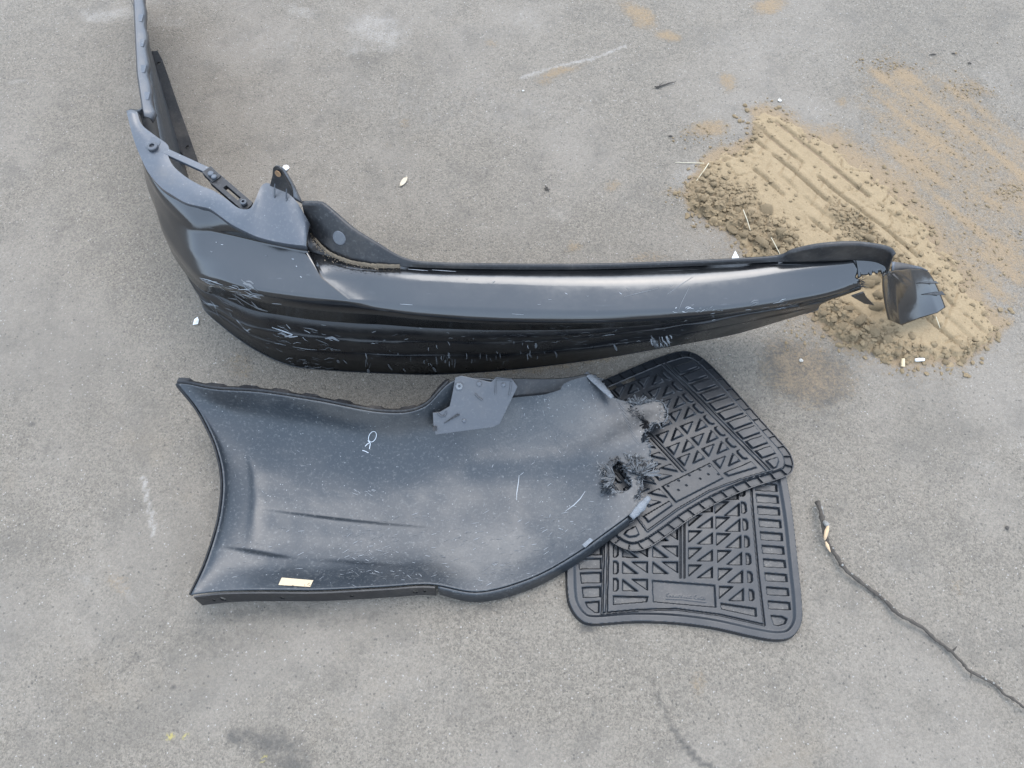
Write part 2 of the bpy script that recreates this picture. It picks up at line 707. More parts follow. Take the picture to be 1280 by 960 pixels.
def mat_rubber(name, dirty):
    n = NT(name)
    d = n.noise(11, 6, 0.65)
    f = n.noise(190, 5, 0.72)
    c = n.mix(d, (0.005, 0.006, 0.0078), (0.011, 0.013, 0.016))
    c = n.mix(n.math('MULTIPLY', n.ramp(f, 0.55, 0.8), 0.25), c, (0.10, 0.10, 0.10))
    if dirty:
        p = n.attr('pocket', 'Fac')
        t = n.math('MULTIPLY', p, n.ramp(n.noise(24, 6, 0.75), 0.34, 0.66, 0.03, 0.55))
        t = n.math('MULTIPLY', t, n.ramp(f, 0.3, 0.7, 0.45, 1.0))
        c = n.mix(t, c, (0.082, 0.074, 0.064))
        s = n.math('MULTIPLY', n.math('MULTIPLY', p, n.ramp(n.noise(330, 3, 0.7), 0.64, 0.70)), 0.6)
        c = n.mix(s, c, (0.26, 0.25, 0.22))
    n.p('Base Color', c)
    n.p('Roughness', n.ramp(d, 0.3, 0.7, 0.34, 0.48))
    n.p('IOR', 1.46)
    n.p('Normal', n.bump(f, 0.12, 0.001))
    return n.m


M = {
    'asphalt': mat_asphalt(),
    'dirt': mat_dirt(damp=True),
    'clod': mat_dirt('clod_dirt', 0.80),
    'paint': mat_paint(),
    'valance': mat_valance(),
    'flange': mat_plastic('satin_plastic', (0.040, 0.045, 0.054), 0.34, 1.62, 0.45, 0.4, 0.35),
    'inner': mat_plastic('raw_plastic_inside', (0.011, 0.0145, 0.0185), 0.40, 1.55, 0.50, 0.08, 0.5, True),
    'dark': mat_plastic('black_plastic', (0.009, 0.009, 0.010), 0.42, 1.42, 0.3, 0.3),
    'plate': mat_plastic('plate_plastic', (0.034, 0.037, 0.043), 0.40, 1.6, 0.3, 0.25),
    'rubber': mat_rubber('black_rubber', False),
    'rubber_dirty': mat_rubber('dirty_rubber', True),
    'scuff': simple('scuffed_white', (0.22, 0.23, 0.24), 0.6, var=0.4, sc=300),
    'scuff_dim': simple('scuffed_grey', (0.085, 0.09, 0.095), 0.6, var=0.5, sc=300),
    'chalk': simple('white_marker', (0.40, 0.42, 0.44), 0.7, var=0.2, sc=400),
    'torn': simple('stressed_plastic', (0.082, 0.084, 0.086), 0.6, var=0.6, sc=160),
    'curl': simple('whitened_plastic', (0.115, 0.122, 0.130), 0.6, var=0.55, sc=110, bump=0.006),
    'label': simple('cream_paper', (0.42, 0.335, 0.225), 0.75, var=0.10, sc=160),
    'ink': simple('label_ink', (0.12, 0.09, 0.06), 0.8),
    'bark': simple('bark', (0.050, 0.041, 0.032), 0.9, var=0.7, sc=160, bump=0.006),
    'lichen': simple('grey_bark', (0.20, 0.19, 0.17), 0.9, var=0.5, sc=200, bump=0.004),
    'wood': simple('peeled_wood', (0.42, 0.29, 0.17), 0.7, var=0.3, sc=120),
    'white': simple('white_card', (0.78, 0.78, 0.77), 0.6, var=0.04),
    'straw': simple('dry_straw', (0.45, 0.40, 0.29), 0.8, var=0.2),
    'leaf': simple('dry_leaf', (0.45, 0.38, 0.28), 0.8, var=0.3),
    'leafdark': simple('rotted_leaf', (0.05, 0.042, 0.034), 0.9, var=0.4),
    'stone': simple('pale_stone', (0.36, 0.34, 0.30), 0.85, var=0.3, sc=150, bump=0.004),
    'filter': simple('cigarette_filter', (0.52, 0.40, 0.24), 0.8, var=0.2),
    'paper': simple('cigarette_paper', (0.70, 0.69, 0.66), 0.8, var=0.1),
    'rust': simple('rusty_stain', (0.17, 0.10, 0.05), 0.9, var=0.5, sc=250),
    'sandfilm': simple('sand_residue', (0.14, 0.108, 0.073), 0.95, var=0.5, sc=300, bump=0.003),
    'chalkline': simple('chalk_scrape', (0.42, 0.42, 0.41), 0.9, var=0.3, sc=150),
}

# ------------------------------------------------------------------ ground
def axis(lo, hi, step, far):
    a = list(np.arange(lo, hi + 1e-6, step))
    s, x = step, hi
    up = []
    while x < far:
        s *= 1.35
        x += s
        up.append(x)
    s, x = step, lo
    dn = []
    while x > -far:
        s *= 1.35
        x -= s
        dn.append(x)
    return np.array(dn[::-1] + a + up)


def blobs_at(px, py, lst):
    """max of soft ellipses (px, py, rx, ry, degrees, strength)"""
    v = np.zeros(px.shape)
    for (cx, cy, rx, ry, deg, s) in lst:
        a = R(deg)
        dx, dy = px - cx, py - cy
        u = (dx * math.cos(a) + dy * math.sin(a)) / rx
        q = (-dx * math.sin(a) + dy * math.cos(a)) / ry
        v = np.maximum(v, s * (1 - sstep(0.25, 1.25, np.hypot(u, q))))
    return v


TAN = [(795, 14, 34, 16, 35, .75), (832, 46, 24, 12, 20, .85), (700, 88, 34, 9, -12, .7), (680, 100, 20, 7, 0, .5),
       (910, 105, 17, 14, 60, .7), (1050, 128, 12, 9, 30, .6), (962, 5, 30, 11, 0, .8), (888, 165, 38, 16, -5, .85), (860, 172, 18, 9, 0, .5),
       (771, 228, 11, 13, 80, .55), (720, 305, 16, 9, 0, .5), (505, 150, 12, 8, 0, .45), (491, 177, 8, 7, 0, .35), (614, 56, 9, 6, 0, .5),
       (800, 325, 50, 10, 0, .35), (880, 850, 14, 24, 0, .42), (1170, 150, 130, 75, 30, .66), (1120, 95, 50, 22, 10, .72), (1190, 110, 60, 20, 10, .6),
       (1225, 235, 120, 105, 30, .68), (1265, 240, 50, 24, 0, .8), (1160, 200, 80, 70, 30, .75), (1240, 330, 80, 70, 20, .55), (1250, 300, 40, 25, 0, .6),
       (1050, 330, 230, 130, 35, .62), (985, 175, 60, 40, 40, .8), (850, 240, 40, 10, -8, .45), (1010, 465, 80, 54, 20, .55),
       (690, 452, 150, 16, -8, .5), (300, 460, 30, 26, 50, .35), (145, 735, 18, 30, -35, .35), (1195, 735, 18, 16, 0, .3), (960, 250, 20, 20, 0, .4)]
OIL_SHADE = [(1012, 468, 74, 50, 10, .95), (990, 450, 46, 34, 0, .95), (1035, 490, 40, 26, 0, .8), (735, 790, 16, 10, 0, .9), (350, 935, 66, 38, 10, .66), (372, 955, 30, 14, 0, .95), (297, 925, 22, 16, 20, .85), (330, 930, 40, 20, 30, .8),
       (482, 228, 9, 6, 0, .75), (572, 124, 6, 12, 0, .55), (193, 861, 5, 5, 0, .9), (212, 863, 5, 5, 0, .9), (165, 825, 22, 14, -20, .5), (150, 840, 10, 5, -40, .7), (200, 885, 4, 6, 0, .7),
       (187, 807, 16, 6, -10, .5), (330, 768, 130, 13, -1, .6), (620, 760, 70, 12, -8, .55), (270, 800, 60, 30, 0, .48), (450, 775, 120, 20, 0, .42), (600, 900, 90, 40, 10, .32), (1120, 900, 120, 50, 20, .3), (60, 560, 70, 60, 0, .3), (47, 521, 7, 5, 0, .8), (67, 602, 6, 5, 0, .6),  # long soft ones before the loose panel paint its contact shade over grime
       (805, 324, 40, 8, 0, .35), (160, 708, 6, 4, 0, .6), (70, 345, 6, 4, 0, .6), (20, 277, 7, 4, 0, .6), (278, 95, 10, 8, 0, .35), (1258, 660, 5, 4, 0, .8)]
PALE = [(560, 130, 300, 60, 4, .30), (330, 60, 200, 40, -8, .30), (960, 60, 200, 40, 6, .26), (1100, 690, 110, 60, 30, .24), (90, 640, 80, 50, 40, .26), (500, 870, 150, 40, -6, .22), (140, 12, 60, 14, 0, .6), (200, 22, 50, 12, 20, .5), (470, 40, 55, 34, 10, .62), (440, 60, 30, 20, 0, .45), (370, 10, 30, 10, 0, .5), (655, 20, 30, 25, 20, .35),  # the broad faint far patches paint in the ground's brighter light
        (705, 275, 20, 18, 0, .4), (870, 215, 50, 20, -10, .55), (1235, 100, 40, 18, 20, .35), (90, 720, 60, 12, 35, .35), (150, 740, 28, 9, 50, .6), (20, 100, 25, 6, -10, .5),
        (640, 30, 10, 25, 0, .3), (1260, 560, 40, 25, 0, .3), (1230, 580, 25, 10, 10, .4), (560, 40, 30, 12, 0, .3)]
DIRT = [(857, 242), (868, 226), (880, 205), (902, 190), (936, 182), (945, 168), (938, 140), (958, 134), (985, 152), (1012, 168), (1042, 172), (1062, 190), (1090, 215),
        (1118, 232), (1150, 268), (1172, 300), (1205, 345), (1225, 380), (1256, 404), (1244, 424), (1222, 438), (1208, 456), (1168, 452), (1140, 454), (1112, 457),
        (1090, 440), (1062, 432), (1040, 418), (1022, 402), (1008, 388), (1000, 360), (985, 338), (945, 326), (928, 308), (908, 288), (880, 276), (862, 262)]
gx = axis(-1.75, 1.75, 0.009, 400)
gy = axis(-0.35, 2.25, 0.009, 400)
GX, GY = np.meshgrid(gx, gy)
gpx, gpy = PA(GX, GY, 0 * GX)
front = GY > -0.5
wob = (fbm(GX * 9, GY * 9, 3) - 0.5) * 26
wob2 = (fbm(GX * 9, GY * 9, 31) - 0.5) * 26
tanm = blobs_at(gpx + wob, gpy + wob2, TAN) * front
oil_shade_m = blobs_at(gpx + wob, gpy + wob2, OIL_SHADE) * front
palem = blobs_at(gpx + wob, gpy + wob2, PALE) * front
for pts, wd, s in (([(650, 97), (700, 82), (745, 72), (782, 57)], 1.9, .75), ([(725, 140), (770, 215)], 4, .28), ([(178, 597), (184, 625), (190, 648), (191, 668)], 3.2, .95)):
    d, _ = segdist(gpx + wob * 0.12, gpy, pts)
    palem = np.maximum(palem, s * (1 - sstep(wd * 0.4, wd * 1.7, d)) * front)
d, _ = segdist(gpx + wob * 0.3, gpy, [(812, 846), (822, 868), (831, 893), (850, 925), (872, 950), (905, 970)])
oil_shade_m = np.maximum(oil_shade_m, 0.95 * (1 - sstep(2, 8, d)) * (0.55 + 0.45 * sstep(845, 960, gpy)) * front)
d, _ = segdist(gpx, gpy, [(1030, 640), (1060, 700), (1130, 765), (1200, 830), (1270, 880)])
yel = blobs_at(gpx, gpy, [(212, 921, 8, 7, 0, 1), (233, 920, 5, 4, 0, .8), (330, 948, 5, 6, 0, .9)]) * front
near = (gpx > 780) & (gpy < 520) & (gpy > 60) & front
dsg = np.full(GX.shape, 99.0)
dsg[near] = sdf((gpx + wob * .8)[near], (gpy + wob2 * .8)[near], DIRT)[0]
tdx = W(1075, 287)[:2] - W(951, 184)[:2]
tdx = tdx / np.linalg.norm(tdx)
sq, ss = -GX * tdx[1] + GY * tdx[0], GX * tdx[0] + GY * tdx[1]
stripe = fbm(sq * 46, ss * 5, 19)
tanm = tanm * np.where((gpx > 1030) & (gpy < 460), .72 + .8 * sstep(.3, .68, stripe), 1)
rt = sstep(960, 1120, gpx) * sstep(430, 330, gpy)
tanm = np.maximum(tanm, np.clip(.95 * sstep(14 + 34 * rt, -6, dsg), 0, 1) * front)
stain = np.stack((tanm, oil_shade_m, palem, yel), -1).reshape(-1, 4)
gz = np.zeros_like(GX) + (fbm(GX * 1.7, GY * 1.7, 77) - 0.5) * 0.0
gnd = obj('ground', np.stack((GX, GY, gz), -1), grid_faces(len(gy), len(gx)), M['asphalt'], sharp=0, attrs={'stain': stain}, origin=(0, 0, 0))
tag(gnd, 'grey worn asphalt with stains and pale chips', kind='structure')

# ------------------------------------------------------------------ tyre-tracked dirt
dx_ = np.arange(0.28, 1.16, 0.0032)
dy_ = np.arange(0.66, 1.55, 0.0032)
DX, DY = np.meshgrid(dx_, dy_)
dpx, dpy = PA(DX, DY, 0 * DX)
wx = (fbm(DX * 30, DY * 30, 5) - 0.5) * 30 + (fbm(DX * 90, DY * 90, 8) - 0.5) * 14
wy = (fbm(DX * 30, DY * 30, 6) - 0.5) * 30 + (fbm(DX * 90, DY * 90, 9) - 0.5) * 14
ds, _ = sdf(dpx + wx, dpy + wy, DIRT)
T0, T1 = W(951, 184), W(1075, 287)
tdir = (T1 - T0)[:2] / np.linalg.norm((T1 - T0)[:2])
tnrm = np.array((-tdir[1], tdir[0]))


def qv(px, py):
    p = W(px, py)[:2]
    return float(p @ tnrm)


TQ = TQ0 = DX * tnrm[0] + DY * tnrm[1]
TS = DX * tdir[0] + DY * tdir[1]
rightward = sstep(qv(1011, 186) + .02, qv(1120, 227) - .02, TQ0)
body = sstep(12, -14, ds + rightward * 8)
thick = blobs_at(dpx, dpy, [(900, 255, 70, 60, 40, .8), (960, 260, 130, 80, 38, 1.0), (1080, 330, 150, 90, 35, 1.0), (1130, 410, 120, 60, 20, .8), (1060, 400, 80, 45, 30, .9)])
TQ = TQ + (fbm(TS * 9, TQ * 4, 21) - 0.5) * 0.012
crumb = blobs_at(dpx + wx * 0.6, dpy + wy * 0.6, [(885, 248, 40, 36, 30, 1), (925, 270, 52, 34, 45, 1), (962, 300, 48, 26, 45, 1), (1070, 290, 50, 18, 40, .9), (1110, 330, 46, 18, 50, 1),
                                               (1035, 395, 50, 28, 35, .9), (1080, 420, 62, 26, 20, 1), (1120, 440, 60, 16, 10, .9), (1150, 372, 30, 40, 60, .6), (1200, 440, 50, 14, -10, .5), (940, 170, 12, 20, 60, .8)])
crumb = np.clip(crumb, 0, 1)
flat = 1 - crumb
h = thick * 0.007 * (1 - .6 * rightward) + 0.0035 - .0015 * rightward
h = h + (fbm(DX * 14, DY * 14, 41) - 0.5) * 0.006
# tread grooves and lug prints
for (gpx_, gpy_, wd, dp) in ((910, 190, .005, .009), (951, 184, .0045, .011), (985, 192, .004, .010), (1011, 186, .0045, .011), (1048, 190, .004, .008), (1120, 227, .004, .007), (1085, 210, .004, .006), (930, 187, .006, .004), (878, 225, .006, .006)):
    q0 = qv(gpx_, gpy_)
    brk = sstep(0.36, 0.52, fbm(TS * 14 + q0 * 50, TQ * 0 + 3.3, 51))
    h = h - 0.95 * dp * np.exp(-((TQ - q0) / (wd * .62)) ** 2) * flat * brk
    h = h + 0.002 * np.exp(-((TQ - q0 - 0.011) / 0.006) ** 2) * flat * brk
lug = np.abs(((TS + TQ * 0.35) / 0.036) % 1 - 0.5)
lm = sstep(qv(905, 195), qv(915, 190) + 0.004, TQ) * (1 - sstep(qv(985, 192) - .006, qv(985, 192), TQ))
h = h - 0.0038 * sstep(0.10, 0.03, lug) * flat * sstep(0.35, 0.6, fbm(DX * 25, DY * 25, 61)) * (0.35 + 0.65 * np.clip(lm, 0, 1))
# cracked, crumbly soil
f1, f2, idv = worley(DX * 42 + wx * 0.02, DY * 42, 4)
dome = np.sqrt(np.clip(1 - (f1 / 0.75) ** 2, 0, 1))
h = h + crumb * ((0.013 * dome * (0.3 + idv)) - 0.006)
f1b, f2b, idb = worley(DX * 95, DY * 95 + wy * 0.02, 14)
h = h + crumb * 0.006 * np.sqrt(np.clip(1 - (f1b / 0.7) ** 2, 0, 1)) * (0.2 + idb)
crk = worley(DX * 17 + wx * 0.015, DY * 17 + wy * 0.015, 24)
h = h - 0.013 * sstep(0.06, 0.0, crk[1] - crk[0]) * sstep(0.45, 0.6, fbm(DX * 8, DY * 8, 71)) * (0.35 + 0.65 * crumb)
h = h + (fbm(DX * 120, DY * 120, 81) - 0.5) * (0.0018 + 0.0030 * crumb)
DZ = h * body - 0.008 * (1 - body) - 0.0035 * (1 - sstep(0.1, 0.5, body))
keepm = body > 0.004
kf = keepm[:-1, :-1] | keepm[1:, 1:]
dirt_root = empty('dirt_pile', (0.75, 1.02, 0), 'spread of tan sandy dirt with tyre tread prints under the bumper end', 'dirt')
dv = np.stack((DX, DY, DZ), -1)
df = grid_faces(len(dy_), len(dx_), kf)
used = np.zeros(DX.size, bool)
for q in df:
    for i in q:
        used[i] = True
remap = np.cumsum(used) - 1
obj('packed_dirt', dv.reshape(-1, 3)[used], [tuple(remap[i] for i in q) for q in df], M['dirt'], dirt_root, sharp=0, attrs={'damp': np.clip(crumb * (.35 + fbm(DX * 22, DY * 22, 88)), 0, 1).ravel()[used]})


def dirt_z(x, y):
    j = int((x - dx_[0]) / 0.0032)
    i = int((y - dy_[0]) / 0.0032)
    if 0 <= i < len(dy_) and 0 <= j < len(dx_):
        return max(0.0, float(DZ[i, j]))
    return 0.0


def ico(sub, seed, flat_=0.6, rough=0.35):
    bm = bmesh.new()
    bmesh.ops.create_icosphere(bm, subdivisions=sub, radius=1)
    rnd = random.Random(seed)
    ax = [Vector((rnd.uniform(-1, 1), rnd.uniform(-1, 1), rnd.uniform(-1, 1))).normalized() for _ in range(9)]
    cut = [rnd.uniform(0.55, 0.95) for _ in ax]
    for v in bm.verts:
        for a, c in zip(ax, cut):
            d = v.co.dot(a)
            if d > c:
                v.co -= a * (d - c) * 0.9
        v.co *= 1 + rnd.uniform(-rough, rough) * 0.22
        v.co.z *= flat_
    vs = [tuple(v.co) for v in bm.verts]
    bm.verts.index_update()
    fs = [tuple(x.index for x in f.verts) for f in bm.faces]
    bm.free()
    return vs, fs


rng = random.Random(11)
# the larger clods, picked out one by one
clod_meshes = []
for k in range(7):
    vs, fs = ico(2, 100 + k, rng.uniform(0.45, 0.75))
    me = bpy.data.meshes.new('clod')
    me.from_pydata(vs, [], fs)
    me.materials.append(M['clod'])
    me.polygons.foreach_set('use_smooth', [True] * len(me.polygons))
    me.set_sharp_from_angle(angle=R(40))
    clod_meshes.append(me)
CLODS = [(958, 263, .020, 1.1), (916, 283, .017, 1.9), (948, 280, .013, 1), (975, 292, .014, 1.2), (985, 302, .014, 1), (994, 296, .011, 1), (930, 292, .012, 1.3), (903, 268, .010, 1.5), (880, 250, .012, 1.2),
         (866, 246, .012, 1.2), (874, 236, .010, 1), (892, 232, .011, 1), (906, 222, .008, 1.3), (900, 246, .012, 1.4), (921, 262, .012, 1.3), (937, 270, .010, 1), (968, 306, .013, 1.4), (952, 304, .016, 1.6), (940, 296, .010, 1), (978, 318, .014, 1.3),
         (868, 258, .009, 1), (884, 266, .010, 1.2), (896, 277, .008, 1), (1085, 300, .013, 1.2), (1098, 312, .012, 1), (1110, 322, .013, 1.3), (1122, 336, .011, 1), (1072, 292, .010, 1.2), (1130, 350, .010, 1), (1100, 300, .009, 1),
         (1095, 382, .016, 1.4), (1075, 400, .015, 1.3), (1055, 408, .014, 1.2), (1042, 400, .011, 1), (1090, 415, .016, 1.5), (1110, 425, .013, 1.2), (1098, 438, .012, 1.3), (1122, 440, .012, 1), (1080, 430, .010, 1), (1065, 420, .010, 1),
         (1035, 408, .009, 1), (1108, 448, .010, 1), (1205, 448, .011, 1.2), (1185, 450, .010, 1), (1222, 430, .009, 1), (1060, 386, .012, 1.2), (1030, 392, .010, 1), (1170, 430, .009, 1), (1140, 420, .010, 1.2), (1020, 396, .008, 1),
         (1085, 355, .016, 1.5), (1098, 368, .013, 1.2), (1090, 350, .018, 1.3)]
for i, (px, py, r, st_) in enumerate(CLODS):
    p = W(px, py, 0.012)
    z = dirt_z(p[0], p[1])
    o = bpy.data.objects.new('clod', clod_meshes[i % 7])
    COL.objects.link(o)
    o.parent = dirt_root
    o.location = (p[0] - 0.75, p[1] - 1.02, z + r * 0.12)
    o.scale = (r * st_ * 0.85, r * 0.8, r * 0.8)
    o.rotation_euler = (rng.uniform(-.3, .3), rng.uniform(-.3, .3), rng.uniform(-1.2, 0.6))
# crumbs nobody could count
mb = MB()
small = [ico(1, 300 + k, rng.uniform(0.5, 0.8)) for k in range(6)]
ncr = 0
flatc = crumb * body
while ncr < 2600:
    i, j = rng.randrange(len(dy_)), rng.randrange(len(dx_))
    pr = flatc[i, j] * 1.0 + 0.05 * body[i, j]
    if -16 < ds[i, j] < 14:
        pr = max(pr, 0.14 - .09 * rightward[i, j])
    if rng.random() > pr:
        continue
    r = 0.0016 + 0.0055 * rng.random() ** 2.6
    vs, fs = small[rng.randrange(6)]
    a = rng.uniform(0, 6.28)
    ca, sa = math.cos(a), math.sin(a)
    sx = r * rng.uniform(1, 1.6)
    x, y, z = dx_[j], dy_[i], max(0, DZ[i, j]) + r * 0.15
    mb.add([(x + (v[0] * ca * sx - v[1] * sa * r), y + (v[0] * sa * sx + v[1] * ca * r), z + v[2] * r) for v in vs], fs)
    ncr += 1
# thin scatter over the dusty asphalt
for (cx, cy, rx, ry, n_) in ((1170, 180, 110, 90, 420), (1230, 300, 60, 90, 260), (1210, 112, 40, 12, 120), (1265, 240, 25, 14, 120), (1110, 82, 36, 14, 110), (880, 168, 36, 14, 90), (850, 242, 20, 16, 60), (1000, 420, 40, 30, 60)):
    for k in range(n_):
        px, py = rng.gauss(cx, rx * 0.5), rng.gauss(cy, ry * 0.5)
        p = W(px, py)
        r = 0.0010 + 0.0030 * rng.random() ** 3
        vs, fs = small[rng.randrange(6)]
        a = rng.uniform(0, 6.28)
        ca, sa = math.cos(a), math.sin(a)
        z = dirt_z(p[0], p[1]) + r * 0.2
        mb.add([(p[0] + (v[0] * ca - v[1] * sa) * r, p[1] + (v[0] * sa + v[1] * ca) * r, z + v[2] * r) for v in vs], fs)
tag(obj('crumbs', mb.v, mb.f, M['clod'], dirt_root, sharp=50), kind='stuff')

# ------------------------------------------------------------------ the long bumper
BUMP = empty('rear_bumper', (0, 0.78, 0), 'long glossy black car bumper lying upright with its right end torn off', 'bumper')


def p(px, py, z):
    return W(px, py, z)


def arm_col(y, zt=0.35):
    tx = np.interp(y, [1.07, 1.189, 1.386, 1.8], [-.711, -.748, -.794, -.885])
    gx_ = np.interp(y, [1.07, 1.3, 1.5, 1.67, 1.8], [-.738, -.82, -.904, -.978, -1.03])
    rows = []
    for z in (zt, .305, .28, .262, .245, .19, .12, .06, 0.0):
        s = 1 - z / zt
        rows.append((tx + (gx_ - tx) * s - 0.016 * math.sin(math.pi * s), y, z))
    return rows


# columns from the far end of the left arm round the corner to the torn right end;
# rows: top edge, shoulder, shelf middle, shelf front, lip, rib, rib, rib, bottom edge
COLS = [arm_col(1.80), arm_col(1.5), arm_col(1.25), arm_col(1.11)]
COLS += [
    [p(160, 139, .37), (-.742, 1.072, .31), (-.748, 1.073, .28), (-.752, 1.075, .26), (-.754, 1.076, .24), (-.757, 1.08, .19), (-.755, 1.085, .12), (-.75, 1.09, .06), (-.745, 1.09, 0)],
    [p(171, 180, .36), (-.720, 1.0, .30), (-.728, 1.0, .28), (-.735, 1.0, .26), (-.738, 1.0, .24), (-.742, 1.0, .18), (-.738, 1.0, .12), (-.73, 1.0, .06), (-.72, 1.0, .02)],
    [p(187, 215, .355), (-.690, .945, .30), (-.702, .943, .27), (-.709, .941, .25), (-.712, .94, .235), (-.718, .937, .18), (-.715, .935, .12), (-.703, .935, .07), (-.69, .935, .03)],
    [p(202, 233, .35), (-.656, .900, .295), (-.668, .892, .265), (-.682, .886, .24), (-.687, .884, .225), (-.695, .882, .17), (-.692, .88, .12), (-.682, .88, .08), (-.670, .878, .04)],
    [p(234, 253, .35), p(240, 288, .295), p(241, 318, .265), p(243, 340, .24), p(245, 347, .225), p(246, 358, .17), p(249, 368, .12), p(251, 376, .085), p(254, 384, .05)],
    [p(265, 261, .345), p(265, 291, .292), p(272, 325, .275), p(278, 350, .262), p(280, 357, .25), p(276, 371, .18), p(274, 386, .12), p(276, 396, .07), p(280, 410, .02)],
    [p(287, 277, .345), p(293, 295, .293), p(306, 332, .279), p(315, 360, .269), p(318, 367, .257), p(314, 387, .19), p(311, 407, .13), p(312, 420, .07), p(319, 438, .01)],
    [p(309, 289, .34), p(325, 302, .294), p(340, 338, .281), p(352, 366, .271), p(355, 373, .259), p(352, 394, .2), p(350, 414, .135), p(352, 432, .08), p(362, 457, .005)],
    [p(345, 301, .33), p(355, 308, .296), p(373, 344, .283), p(392, 371, .272), p(395, 378, .260), p(393, 400, .2), p(393, 421, .135), p(398, 440, .08), p(408, 463, 0)],
    [p(383, 306, .325), p(384, 314, .298), p(401, 347, .286), p(438, 376, .272), p(440, 382, .261), p(440, 404, .2), p(442, 426, .135), p(448, 443, .08), p(456, 466, 0)],
]
J = len(COLS) - 1
RIGHT = [
    [p(386.3, 314, .289), p(403.4, 347.4, .278), p(440, 376.2, .271), p(442, 382.1, .261), p(448, 404, .2), p(450, 426.5, .135), p(455, 443.5, .08), p(462, 466.3, 0)],
    [p(425, 322, .290), p(440, 350, .279), p(478, 377, .270), p(478, 387, .259), p(480, 406, .2), p(482, 428, .135), p(486, 446, .08), p(492, 467.5, 0)],
    [p(500, 332, .295), p(512, 356, .285), p(535, 384, .274), p(535, 394.5, .261), p(536, 410, .205), p(538, 429, .14), p(541, 446, .08), p(546, 468.5, 0)],
    [p(620, 335, .297), p(623, 360, .287), p(627, 388, .275), p(627, 400, .26), p(628, 413, .21), p(630, 430, .14), p(632, 445, .075), p(635, 463, 0)],
    [p(735, 335, .297), p(738, 362, .287), p(740, 391, .275), p(740, 402, .26), p(741, 411, .21), p(742, 423, .15), p(744, 435, .09), p(748, 449, .01)],
    [p(838, 332, .297), p(840, 360, .287), p(841, 388, .275), p(841, 398, .26), p(842, 403, .225), p(842, 409, .19), p(844, 420, .12), p(848, 431.5, .03)],
    [p(925, 328, .295), p(926, 353, .285), p(926, 381.5, .272), p(926, 389, .26), p(926, 391.5, .235), p(926, 394.5, .215), p(922, 405, .13), p(918, 418, .05)],
    [p(975, 326, .297), p(990, 346, .285), p(1000, 369, .272), p(1000, 376, .262), p(1000, 379, .245), p(999, 383, .225), p(993, 390, .16), p(985, 398.5, .10)],
    [p(1030, 325, .300), p(1036, 341, .288), p(1040, 362, .272), p(1041, 367, .264), p(1041, 370, .25), p(1040, 374, .235), p(1026, 380, .20), p(1020, 388, .16)],
    [p(1070, 323.5, .300), p(1072, 335, .290), p(1074, 350, .275), p(1077, 354, .268), p(1077, 358, .26), p(1076, 362, .245), p(1060, 372, .23), p(1058, 374, .2)],
]
LEFTC = np.array([[np.array(q, float) for q in c] for c in COLS])
RIGHTC = np.array([[np.array(q, float) for q in c] for c in RIGHT])


def loft_rows(ctrl, per, rad, ribs=None):
    """ctrl (cols, rows, 3): smooth along columns, rounded creases across rows"""
    D = cat(ctrl, per)
    if ribs:
        D2 = []
        for i in range(len(D)):
            t = D[min(i + 1, len(D) - 1), 0] - D[max(i - 1, 0), 0]
            nrm = np.array((-t[1], t[0], 0)) / (np.hypot(t[0], t[1]) + 1e-9)
            row = list(D[i])
            newr = [row[0]]
            for k in range(1, len(row)):
                if k in ribs:
                    a, b = row[k - 1], row[k]
                    newr.append(a + (b - a) * 0.80 + nrm * ribs[k])
                    newr.append(a + (b - a) * 0.93 + nrm * ribs[k] * 0.9)
                newr.append(row[k])
            D2.append(newr)
        D = np.array(D2)
    return np.array([roundpoly(r, rad) for r in D])


def net_to_mesh(D):
    nc, nr = D.shape[:2]
    return D.reshape(-1, 3), grid_faces(nc, nr)


shell = MB()
nxt = np.concatenate(((2 * LEFTC[J, :1] - LEFTC[J - 1, :1]), RIGHTC[1, :5]))
lv = loft_rows(np.concatenate((LEFTC[:, :6], nxt[None])), 7, 0.006)[:7 * J + 1]
shell.add(*net_to_mesh(lv))
RIGHTC[0, 2:5] = LEFTC[J, 3:6]
lr = loft_rows(np.concatenate((LEFTC[J - 1:J, 1:6], RIGHTC[:, :5])), 8, 0.006)[8:]
# torn right end of the shelf: ragged
rag = random.Random(5)
ncol = len(lr)
for j_ in range(lr.shape[1]):
    off = rag.uniform(-.006, .003)
    for b_ in range(3):
        lr[ncol - 1 - b_, j_] += np.array((off * (1 - b_ / 3), 0, 0))
shell.add(*net_to_mesh(lr))
# step between the raised corner panel and the recessed shelf
Ls, Rs = lv[-1][-len(lr[0]):], lr[0]
m_ = min(len(Ls), len(Rs))
Ls, Rs = Ls[:m_], Rs[:m_]
shell.add(np.concatenate((Ls, Rs)), [(k, k + 1, m_ + k + 1, m_ + k) for k in range(m_ - 1)])
# the strip of shelf left behind the tear
tongue = np.array([[p(1070, 323.5, .300), p(1072, 334, .291), p(1074, 348, .278)],
                   [p(1083, 323.7, .300), p(1084, 333, .292), p(1084, 344, .281)],
                   [p(1092, 325.5, .300), p(1092, 333, .293), p(1091, 341, .284)],
                   [p(1101, 328, .299), p(1101, 335, .293), p(1100, 343, .284)],
                   [p(1108, 332, .298), p(1108, 337, .294), p(1106, 341, .287)],
                   [p(1112, 338, .295), p(1111, 339.5, .294), p(1110, 341, .292)]])
T_ = cat(tongue, 6)
for i in range(len(T_)):
    T_[i, 2] += np.array((rag.uniform(-.002, .002), .0035 * math.sin(i * .8) * math.sin(i * .37 + 1) + rag.uniform(-.0012, .001), rag.uniform(-.002, .002)))
T_ = np.array([cat(r, 4) for r in T_])
shell.add(*net_to_mesh(T_))
shell_o = obj('shell', shell.v, shell.f, M['paint'], BUMP, solid=0.0035, sharp=44, weld=1e-4)
